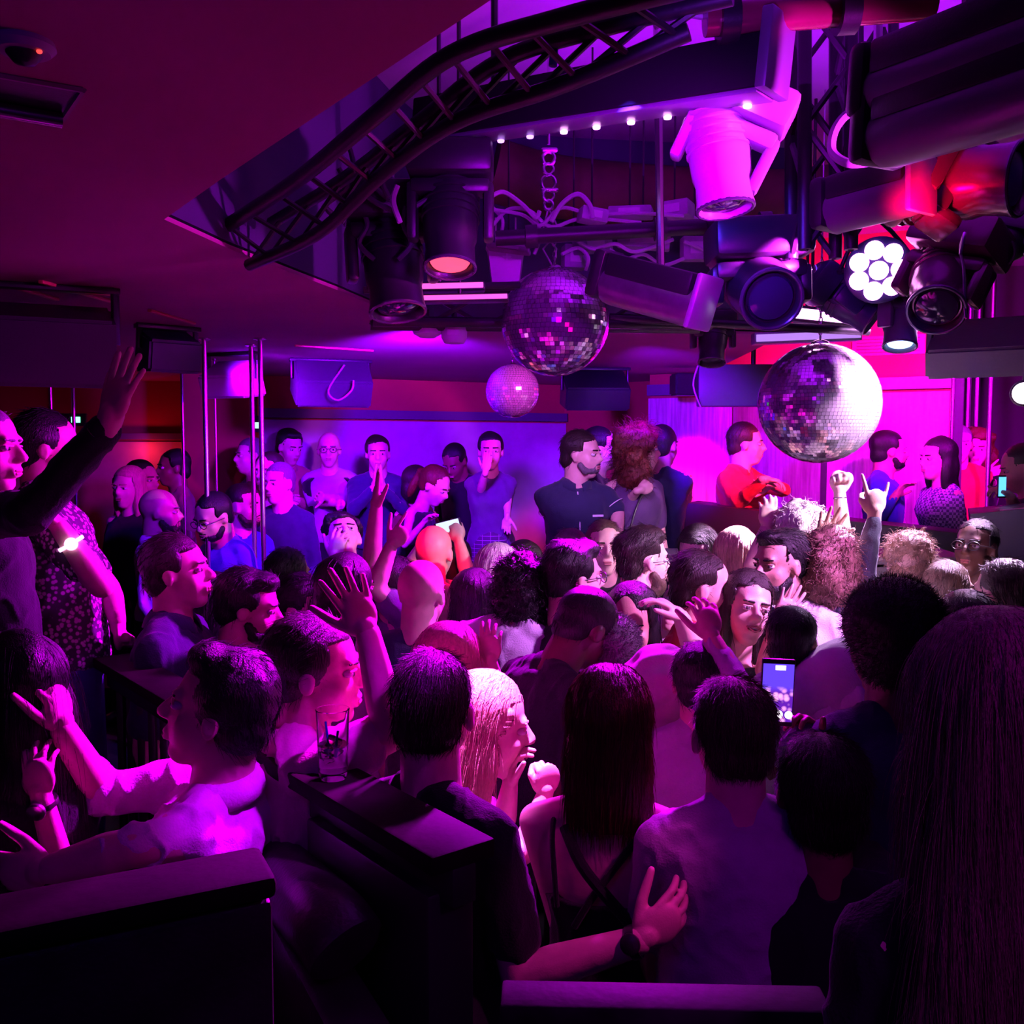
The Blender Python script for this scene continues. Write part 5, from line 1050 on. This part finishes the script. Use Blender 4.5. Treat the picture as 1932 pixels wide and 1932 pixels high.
person('dark-haired guest just behind the blond woman by the red-lit wall', 270, 908, 6.12, 110, ZG, hair=('short', 'black'), tone='tan', top='slate', group=GG)
person('guest in a tan shirt turned left before the red wall, by the slim pole', 326, 884, 6.6, 235, ZS, hair=('short', 'black'), tone='brown', top='tan', group=GP)
person('bald bearded man in a pale lilac shirt, turned right, beside the slim pole', 303, 968, 5.2, 80, ZG, hair=None, beard=('brown', .0), tone='tan', top='white', sleeve='long', collar=True, group=GG)
person('smiling man in glasses looking down, under the thick chrome pole', 403, 978, 4.95, 212, ZG, hair=('crop', 'black'), glasses=True, smile=True, beard=('black', -.006), tone='tan', top='denim', sleeve='short', pitch=-20, group=GG, collar=True)
person('bearded man in a bright blue shirt looking right, left of the paired poles', 462, 957, 5.35, 110, ZG, hair=('crop', 'brown'), beard=('brown', .0), top='blue', collar=True, group=GG, body=140)
person('grey cropped man in a navy jacket right of the paired chrome poles', 526, 914, 5.85, 205, ZG, hair=('crop', 'grey'), top='navy', sleeve='long', group=GG, body=190)
person('guest in a pink tee whose arm hangs down right behind the paired poles', 506, 893, 6.1, 200, ZG, sex='f', hair=('short', 'brown'), top='pink', group=GG, L=dict(e=(520, 985, 0), w=(527, 1045, -.05), d=(0, 0, -1), h='relaxed'))
person('balding man with a red-lit face left of the paired poles, near the wall', 472, 862, 6.7, 235, ZS, hair=('crop', 'grey'), top='maroon', group=GP)
# --- on the platform, left to right
person('young man in a tan sweater with blue collar, looking down by the pale panel', 547, 845, 7.0, 135, ZS, hair=('quiff', 'black'), top='tan', sleeve='long', pitch=-14, collar=True, group=GP, L=dict(w=(560, 945, -.2), h='hold'))
person('bald man in glasses and an open dark vest with folded arms before the panel', 621, 850, 6.9, 172, ZS, hair=None, glasses=True, top='palegrey', sleeve='rolled', group=GP, R=dict(e=(590, 945, -.05), w=(635, 950, -.22), h='fist'), L=dict(e=(652, 945, -.05), w=(612, 938, -.24), h='relaxed'), extra=vest)
person('man in a dark suit clapping, standing before the pale panel', 713, 858, 6.7, 172, ZS, hair=('short', 'brown'), top='navy', sleeve='long', group=GP, R=dict(w=(707, 918, -.28), d=(.05, 0, 1), pn=(1, 0, 0), h='clap'), L=dict(w=(722, 920, -.28), d=(-.05, 0, 1), pn=(-1, 0, 0), h='clap'))
person('woman in a black tank top bending sideways, hair tied back', 820, 918, 6.3, 115, ZS, sex='f', hair=('pony', 'auburn'), top='black', sleeve='none', topmax=.93, pitch=-28, lean=(-.10, .05), group=GP, R=dict(w=(800, 985, -.25), h='relaxed'))
person('person with brown hair half hidden behind the bending woman', 783, 916, 6.65, 350, ZS, sex='f', hair=('bob', 'brown'), top='maroon', group=GP)
person('man all in black with head bowed, between the bending and the waving women', 858, 872, 6.9, 205, ZS, hair=('crop', 'black'), tone='brown', top='black', sleeve='long', pitch=-32, group=GP)
person('short-haired woman in a dark top and plaid skirt, hand raised before her face', 926, 853, 6.5, 178, ZS, sex='f', hair=('short', 'black'), top='purple', sleeve='rolled', bottom='plaid', skirt=True, group=GP, R=dict(e=(907, 926, -.08), w=(916, 890, -.26), d=(.15, 0, 1), pn=(.3, 1, 0), h='clap'), L=dict(e=(958, 930, 0), w=(957, 975, -.10), d=(-.1, -.1, -1), h='relaxed'))
person('bearded man in a navy shirt with white piping, looking right, centre of the stage', 1098, 860, 5.1, 118, ZS, hair=('short', 'brown'), beard=('grey', -.010), top='navy', sleeve='short', collar=True, body=168, group=GP, R=dict(e=(1045, 975, .04), w=(1072, 1042, -.16), d=(.3, -.3, -.8), h='relaxed'), L=dict(e=(1166, 968, .02), w=(1160, 1040, -.14), d=(0, -.2, -1), h='relaxed'),
       extra=lambda i: (piping(i), band(i, 'L', 'bracelet', STEEL, .02, .032, .006)), nstr=600, bs=1.0)
person('dark-haired guest mostly hidden behind the man with white piping', 1135, 848, 5.75, 100, ZS, hair=('short', 'black'), top='purple', group=GP)
person('woman with big auburn curls, dark top and belt bag, fist before her chest', 1208, 850, 5.4, 80, ZS, sex='f', hair=('bigcurl', 'auburn'), top='purple', sleeve='short', body=165, group=GP, R=dict(e=(1180, 950, -.02), w=(1205, 925, -.20), d=(1, 0, .3), pn=(0, 1, 0), h='fist'), extra=beltbag, nstr=1500)
person('man seen from behind in navy with close-cropped black hair, holding something', 1252, 843, 5.85, 40, ZS, hair=('crop', 'black'), top='navy', group=GP, bottom='denim', R=dict(e=(1288, 950, -.05), w=(1283, 922, -.15), d=(.3, 0, .8), h='hold'))
person('man in a red shirt looking right with bent arms, lit hot pink', 1408, 840, 5.9, 105, ZS, hair=('short', 'brown'), top='red', sleeve='long', collar=True, body=135, group=GP, R=dict(e=(1392, 950, -.15), w=(1442, 905, -.32), d=(1, 0, -.1), pn=(0, 0, -1), h='relaxed'), L=dict(e=(1478, 925, .0), w=(1455, 915, -.2), d=(-1, 0, .1), h='relaxed'), belly=.02, nstr=300)
person('dark-haired man in a blue hooded top before the magenta wood wall', 1678, 853, 6.0, 95, ZS, hair=('short', 'black'), beard=('black', -.006), tone='tan', top='blue', sleeve='long', group=GP, R=dict(w=(1690, 935, -.22), h='relaxed'), body=120)
person('woman in a patterned blouse with long black hair at the end of the wood wall', 1768, 868, 5.8, 255, ZS, sex='f', hair=('long', 'black'), top='patterned', sleeve='long', group=GP)
person('mirror image of the red-shirted man built as a figure, just right of the last wall pole', 1810, 840, 6.5, 200, ZS, hair=('crop', 'grey'), top='red', sleeve='long', group=GP, L=dict(e=(1838, 935, 0), w=(1860, 975, -.1), h='relaxed'))  # stands in for the red-shirted man's reflection; no mirror is built
person('mirror image of the curly-haired woman built as a figure, below the bright twin poles, hand lit white', 1842, 850, 6.75, 205, ZS, sex='f', hair=('bigcurl', 'auburn'), top='black', group=GP, L=dict(e=(1875, 920, 0), w=(1862, 893, -.2), d=(.8, 0, .2), h='relaxed'))  # reflection of the auburn-curled woman, modelled as a body of its own
person('guest in navy at the right edge looking at a lit phone', 1925, 885, 5.3, 282, ZS, hair=('short', 'black'), top='navy', group=GP, L=dict(e=(1915, 960, -.1), w=(1905, 935, -.2), d=(-.7, 0, .4), h='hold'), pitch=-15)
# --- dance floor, back rows
person('close-cropped man in a black tee facing the camera below the piped shirt', 1141, 1036, 4.35, 178, hair=('crop', 'darkblond'), top='black', pitch=5, nstr=300)
person('grey-haired guest seen from behind, left of the close-cropped man', 1076, 1052, 4.5, 5, hair=('short', 'grey'), top='black', nstr=400)
person('woman with brown hair, face lit white, looking down left near the counter', 1316, 1050, 4.3, 212, sex='f', hair=('bob', 'brown'), top='white', pitch=-12)
person('guest with copper-blond hair from behind, beside the white-lit woman', 1392, 1056, 4.15, 25, sex='f', hair=('bob', 'blond'), top='blue', nstr=300)
person('man in round glasses with a full beard and white shirt, looking right', 1214, 1060, 3.85, 72, hair=('quiff', 'brown'), beard=('darkblond', .020), glasses=True, top='white', sleeve='long', collar=True, body=40, nstr=900, R=dict(e=(1265, 1215, -.05), w=(1262, 1172, -.2), d=(.3, 0, 1), pn=(1, 0, 0), h='clap'), L=dict(e=(1290, 1200, .1), w=(1280, 1160, .0), d=(.1, 0, 1), pn=(-1, 0, 0), h='clap'))
person('dark-haired person in glasses turned right, left of the bearded man', 1083, 1092, 3.45, 68, hair=('quiff', 'black'), glasses=True, top='black', sleeve='long', nstr=500)
person('bearded laughing man in a white shirt and bow tie, turned to the left', 1470, 1068, 3.55, 238, hair=('quiff', 'black'), beard=('black', .004), tone='tan', mouth_open=True, top='white', sleeve='long', collar=True, extra=bow, nstr=700, body=215, R=dict(e=(1500, 1110, .2), w=(1548, 1030, .18), d=(.35, 0, 1), pn=(0, -1, 0), h='open'))
person('dancer with bright tousled blond hair, bare fist raised high', 1505, 1016, 3.95, 8, sex='f', hair=('shag', 'pale'), top='white', sleeve='none', nstr=900, R=dict(e=(1592, 1040, -.02), w=(1584, 930, .0), d=(-.1, 0, 1), pn=(0, -1, 0), h='fist'), L=dict(e=(1418, 1070, -.05), w=(1446, 995, .0), d=(.1, 0, 1), pn=(0, 1, 0), h='relaxed'), extra=lambda i: band(i, 'R', 'bracelet', STEEL, .02, .026, .005))
person('dancer with wavy light-brown hair, grey sleeve raised making a horns sign', 1560, 1072, 3.6, 6, sex='f', hair=('shag', 'lightbrown'), top='slate', sleeve='long', nstr=1500, R=dict(e=(1630, 1066, -.02), w=(1650, 972, .0), d=(.05, 0, 1), pn=(0, 1, 0), h='horns', hs=1.1))
person('man from behind with tousled light curls on top and short sides', 1714, 1066, 4.1, 15, hair=('curlytop', 'lightbrown'), top='black', nstr=1000)
person('man in glasses and white tee looking up to the left, far right', 1840, 1036, 4.15, 228, hair=('crop', 'black'), tone='dark', glasses=True, top='white', pitch=10, mouth_open=False, nstr=200)
person('man with short fair hair turned right, below the one in glasses and white tee', 1790, 1118, 3.95, 65, hair=('crop', 'darkblond'), top='white', nstr=600)
person('woman with curly brown hair pinned up, at the right edge', 1893, 1126, 3.35, 335, sex='f', hair=('bun', 'brown'), top='white', sleeve='none', topmax=.9, nstr=1500)
person('dark-haired guest leaning in front of the pinned-up curls, right side', 1815, 1196, 3.0, 340, hair=('short', 'black'), top='purple', lean=(.06, 0), nstr=600)
# --- dance floor, left
person('man in a navy polo in profile looking up right, behind the railing', 337, 1083, 3.2, 90, hair=('short', 'brown'), top='navy', pitch=8, collar=True, nstr=500, belly=.03)
person('dark-bearded man in profile with undercut hair, centre left', 470, 1150, 3.3, 86, hair=('quiff', 'black'), beard=('black', -.002), top='black', sleeve='long', pitch=-8, nstr=600)
person('person with long dark hair from behind, left of the undercut man', 405, 1150, 3.6, 10, sex='f', hair=('long', 'black'), top='black', nstr=400)
person('dark-haired guest with a red-lit ear above the undercut man', 545, 1090, 4.2, 30, hair=('crop', 'black'), tone='brown', top='maroon')
person('dark-haired guest looking down, forehead lit pink, below the red-lit ear', 572, 1150, 3.7, 110, hair=('short', 'black'), top='black', pitch=-18)
person('man with head thrown back and a hand on his face, left of the pointing arms', 648, 1018, 4.6, 165, hair=('curlytop', 'black'), top='purple', pitch=38, R=dict(e=(612, 1100, -.05), w=(632, 1055, -.18), d=(.15, .1, 1), pn=(.2, 1, 0), h='relaxed'))
person('woman with long dark hair and a pale lilac shirt behind the waving hand', 655, 1118, 3.3, 30, sex='f', hair=('long', 'black'), top='lilac', sleeve='short', nstr=400, lean=(.02, 0))
person('guest in dark violet holding both arms high, one straight up and one pointing', 745, 1112, 3.9, 0, hair=('short', 'black'), top='slate', sleeve='short', L=dict(e=(700, 1068, -.02), w=(710, 958, .0), d=(.02, 0, 1), pn=(1, .3, 0), h='clap'), R=dict(e=(708, 1110, -.15), w=(738, 1030, -.12), d=(.55, 0, .7), pn=(0, 1, 0), h='point'))
person('man with a shiny bald head lit red, pink shirt, facing the stage', 820, 1046, 4.3, 18, hair=None, top='pink')
person('bald man in a dark collared top in front of the red-lit bald head', 797, 1124, 3.45, 22, hair=None, top='navy', sleeve='long')
person('guest holding up a small camera phone, hidden behind the red-lit bald head', 858, 1066, 4.75, 5, hair=('short', 'brown'), top='cream', R=dict(e=(882, 1085, -.2), w=(866, 1022, -.25), d=(-.15, 0, 1), pn=(-.3, 1, 0), h='hold'), L=dict(e=(770, 1075, 0), w=(800, 1022, 0), d=(.45, 0, .6), pn=(0, 1, 0), h='point'))
person('woman with long glossy black hair from behind, left of the curly bob', 893, 1140, 3.8, 355, sex='f', hair=('long', 'black'), top='black', nstr=500)
person('woman with long pale hair lit blue, behind the black curly bob', 940, 1085, 4.1, 8, sex='f', hair=('long', 'pale'), top='blue', nstr=900)
person('brown-haired guest right behind the blue-lit pale hair', 992, 1075, 4.45, 20, hair=('short', 'brown'), top='slate')
person('person with a black curly bob and a pale knitted sweater from behind', 983, 1110, 3.5, 22, hs=.9, sex='f', hair=('shag', 'black'), top='lilac', sleeve='long', nstr=1600, lean=(-.10, -.10), sw=.19)
person('guest in black bowing forward, dark back filling the centre', 1105, 1190, 3.0, 60, hair=('crop', 'black'), tone='dark', top='black', sleeve='long', pitch=-32, lean=(-.20, -.10), nstr=200)
person('smiling woman with straight dark hair framing a pink-lit face', 1190, 1180, 3.3, 192, sex='f', hair=('long', 'black'), tone='tan', top='black', pitch=-8, smile=True, nstr=300)
person('guest with short woolly hair and a lilac tee, arm hanging at the centre', 1156, 1232, 3.05, 350, hair=('afro', 'grey'), tone='dark', top='lilac', hs=.82, nstr=3000, sw=.20, L=dict(e=(1050, 1405, -.25), w=(1052, 1520, -.28), d=(0, 0, -1), h='relaxed'), body=345)
person('person wearing a bright pink-lit headscarf and lilac top', 1232, 1310, 2.85, 345, sex='f', tone='brown', hair=('hood', 'cream'), top='lilac', sleeve='long', folds=1.5)
person('man in a red shirt with dark hair, raising a bare forearm at the centre', 1326, 1112, 3.35, 95, hair=('short', 'brown'), top='red', sleeve='rolled', nstr=700, R=dict(e=(1318, 1245, -.2), w=(1285, 1165, -.2), d=(-.6, 0, .5), pn=(0, 0, -1), h='relaxed'))
person('dark-haired guest with a lilac sleeve, hand raised blocking the view of a face', 1322, 1292, 2.65, 12, hair=('short', 'black'), top='lilac', sleeve='long', hs=.95, R=dict(e=(1405, 1315, -.10), w=(1343, 1205, -.05), d=(-.18, 0, 1), pn=(-.2, 1, 0), h='claw'))
person('smiling woman with brown hair tilting her head, hand raised beside her', 1408, 1152, 3.3, 172, sex='f', hair=('long', 'brown'), top='black', sleeve='none', topmax=.93, roll=-12, pitch=8, smile=True, nstr=800, L=dict(e=(1440, 1270, -.05), w=(1466, 1172, -.15), d=(.50, 0, .85), pn=(-.3, 1, 0), h='open'))
person('person in a bright white hooded sweatshirt, dark hair, bending right of the phone', 1498, 1214, 2.80, 40, hs=.86, hair=('short', 'black'), tone='brown', top='white', sleeve='long', lean=(.12, -.02), extra=hood_down, folds=2, sw=.20, R=dict(e=(1610, 1320, -.1), w=(1560, 1380, .0), h='relaxed'))
# --- foreground
person('man in profile with a pink-lit face and shirt, waving a raised bare arm', 598, 1270, 2.18, 90, hair=('short', 'brown'), top='pink', sleeve='short', collar=True, nstr=900, R=dict(e=(738, 1385, -.10), w=(694, 1195, -.10), d=(-.42, 0, 1), pn=(-.5, 1, 0), h='open'), body=75, folds=1.4, belly=.02)
person('pale-blond guest from behind, hair glowing pink above the dark cropped head', 848, 1262, 2.75, 8, sex='f', hair=('bob', 'blond'), top='black', nstr=1500, R=dict(e=(945, 1330, 0), w=(925, 1250, 0), d=(0, 0, 1), h='relaxed'))
person('woman with long blond hair lit white-pink, laughing with clasped hands', 920, 1375, 2.35, 80, sex='f', hair=('long', 'blond'), top='white', sleeve='short', smile=True, nstr=2500, pitch=-6, R=dict(e=(985, 1610, -.12), w=(1028, 1500, -.08), d=(.15, 0, 1), pn=(-.3, 1, 0), h='fist'), L=dict(e=(950, 1560, .0), w=(962, 1480, .0), d=(.1, 0, 1), pn=(1, 0, 0), h='claw'))
person('man in a black tee from behind with short dark hair, wearing a black watch', 820, 1345, 2.02, 14, hair=('crop', 'brown'), top='black', sleeve='short', body=42, nstr=2500, R=dict(e=(980, 1842, -.20), w=(1205, 1775, -.25), d=(.78, .10, .55), pn=(0, 1, 0), h='relaxed'), L=dict(w=(700, 1700, .1), h='relaxed'), lean=(.03, -.06), extra=wat('R', BLKP, (0, -1, .5)))
person('auburn-haired woman from behind in a strappy black top, centre foreground', 1150, 1372, 2.10, 12, sex='f', hair=('mid', 'auburn'), top='black', sleeve='none', topmax=.60, nstr=5000, L=dict(e=(1068, 1765, -.03), w=(1095, 1960, -.05), d=(.1, 0, -1), h='relaxed'), R=dict(e=(1335, 1680, .05), w=(1238, 1722, -.10), d=(.02, 0, 1), pn=(.5, 1, 0), h='grab'), extra=lambda i: (straps(i), band(i, 'R', 'bracelet', STEEL, .015, .026, .006), band(i, 'R', 'bracelet', STEEL, .035, .027, .004)), sw=.165)
person('man with short fine hair from behind in a grey-violet tee, right foreground', 1380, 1392, 1.98, 355, hs=1.03, hair=('crop', 'darkblond'), top='palegrey', sleeve='short', nstr=4000, lean=(-.01, -.04), sw=.172, L=dict(e=(1235, 1800, 0), w=(1250, 1960, .05), h='relaxed'))
person('person with dark tied-back hair from behind, holding up a phone, lower right', 1550, 1508, 1.92, 5, sex='f', hair=('crop', 'brown'), tone='brown', top='black', sleeve='short', nstr=4000, hs=1.1, sw=.165, R=dict(e=(1600, 1560, .22), w=(1535, 1412, .20), d=(-.35, .0, 1), pn=(-.6, -.5, 0), h='hold'), bs=.95)
person('tall man with a rounded afro from behind in dark navy, right of the phone', 1677, 1222, 2.15, 355, hair=('afro', 'black'), tone='dark', top='navy', sleeve='long', nstr=6000, sw=.19)
person('person with very long straight brown hair filling the lower right corner', 1868, 1392, 1.08, 358, ZG, sex='f', hair=('longer', 'longbrown'), top='black', sleeve='long', nstr=16000, hs=1.12, bs=1.0)
# --- phones
SCR = bpy.data.materials.new('phone_screen'); SCR.use_nodes = True; nt = SCR.node_tree; b_ = nt.nodes['Principled BSDF']; b_.inputs['Base Color'].default_value = (0, 0, 0, 1)
tcn = nt.nodes.new('ShaderNodeTexCoord'); sp_ = nt.nodes.new('ShaderNodeSeparateXYZ'); nt.links.new(tcn.outputs['Object'], sp_.inputs[0])
vn = nt.nodes.new('ShaderNodeTexVoronoi'); vn.inputs['Scale'].default_value = 75; nt.links.new(tcn.outputs['Object'], vn.inputs[0])
r1 = nt.nodes.new('ShaderNodeValToRGB'); r1.color_ramp.elements[0].color = (1, .35, .85, 1); r1.color_ramp.elements[0].position = .25; r1.color_ramp.elements[1].color = (.10, .01, .35, 1); r1.color_ramp.elements[1].position = .6; nt.links.new(vn.outputs['Distance'], r1.inputs[0])
mr = nt.nodes.new('ShaderNodeMapRange'); mr.inputs[1].default_value = .015; mr.inputs[2].default_value = .0; nt.links.new(sp_.outputs['Z'], mr.inputs[0])
mx = nt.nodes.new('ShaderNodeMix'); mx.data_type = 'RGBA'; mx.inputs[6].default_value = (.10, .04, .75, 1); nt.links.new(mr.outputs[0], mx.inputs[0]); nt.links.new(r1.outputs[0], mx.inputs[7]); nt.links.new(mx.outputs[2], b_.inputs['Emission Color']); b_.inputs['Emission Strength'].default_value = 1.3
def phone(lb, c, R_, lit=SCR, s=1.):
    r = empty('mobile_phone', c, lb, 'phone'); MB().add(box((0, 0, 0), (.073*s, .009*s, .150*s), R_, .004)).build('case', BLKP, r)
    o = MB().add(box((0, 0, 0), (.067*s, .001, .128*s), None, 0)).build('screen', lit, r, False); o.location = Vector((R_@np.array((0, -.0052*s, .0)))); o.rotation_euler = Matrix(R_).to_euler()
    return r
Rp_ = np3(Matrix.Rotation(math.radians(-3), 3, 'Z')@Matrix.Rotation(math.radians(2), 3, 'Y'))
ph = phone('upright phone filming the dance floor, bright screen toward the camera', at(1466, 1306, 2.07), Rp_)
for x, z, r_, m in ((.004, -.048, .0095, 'shutter'), (.026, -.048, .0085, 'shutter')):
    MB().add(lathe([(0, 0), (r_, 0), (r_, .0008), (0, .001)], 20, Rf((0, -1, 0)), Rp_@np.array((x, -.0062, z)))).build('screen_button', emis('shutter_white', (1, .9, 1), 2.5), ph)
MB().add(box(Rp_@np.array((.004, -.0062, .056)), (.022, .001, .010), Rp_)).build('screen_badge', emis('badge_amber', (1, .75, .45), 3), ph, False)
phone('small phone held sideways over the red-lit bald head, lit pale blue', at(846, 994, 4.5), np3(Matrix.Rotation(PI/2-.25, 3, 'Y')), emis('phone_pale', (.55, .65, 1), 1.2), .85)
phone('lit blue phone held by the guest at the right edge', at(1890, 918, 5.08), np3(Matrix.Rotation(.4, 3, 'Z')), emis('phone_blue', (.1, .45, 1), 1.6), .8)
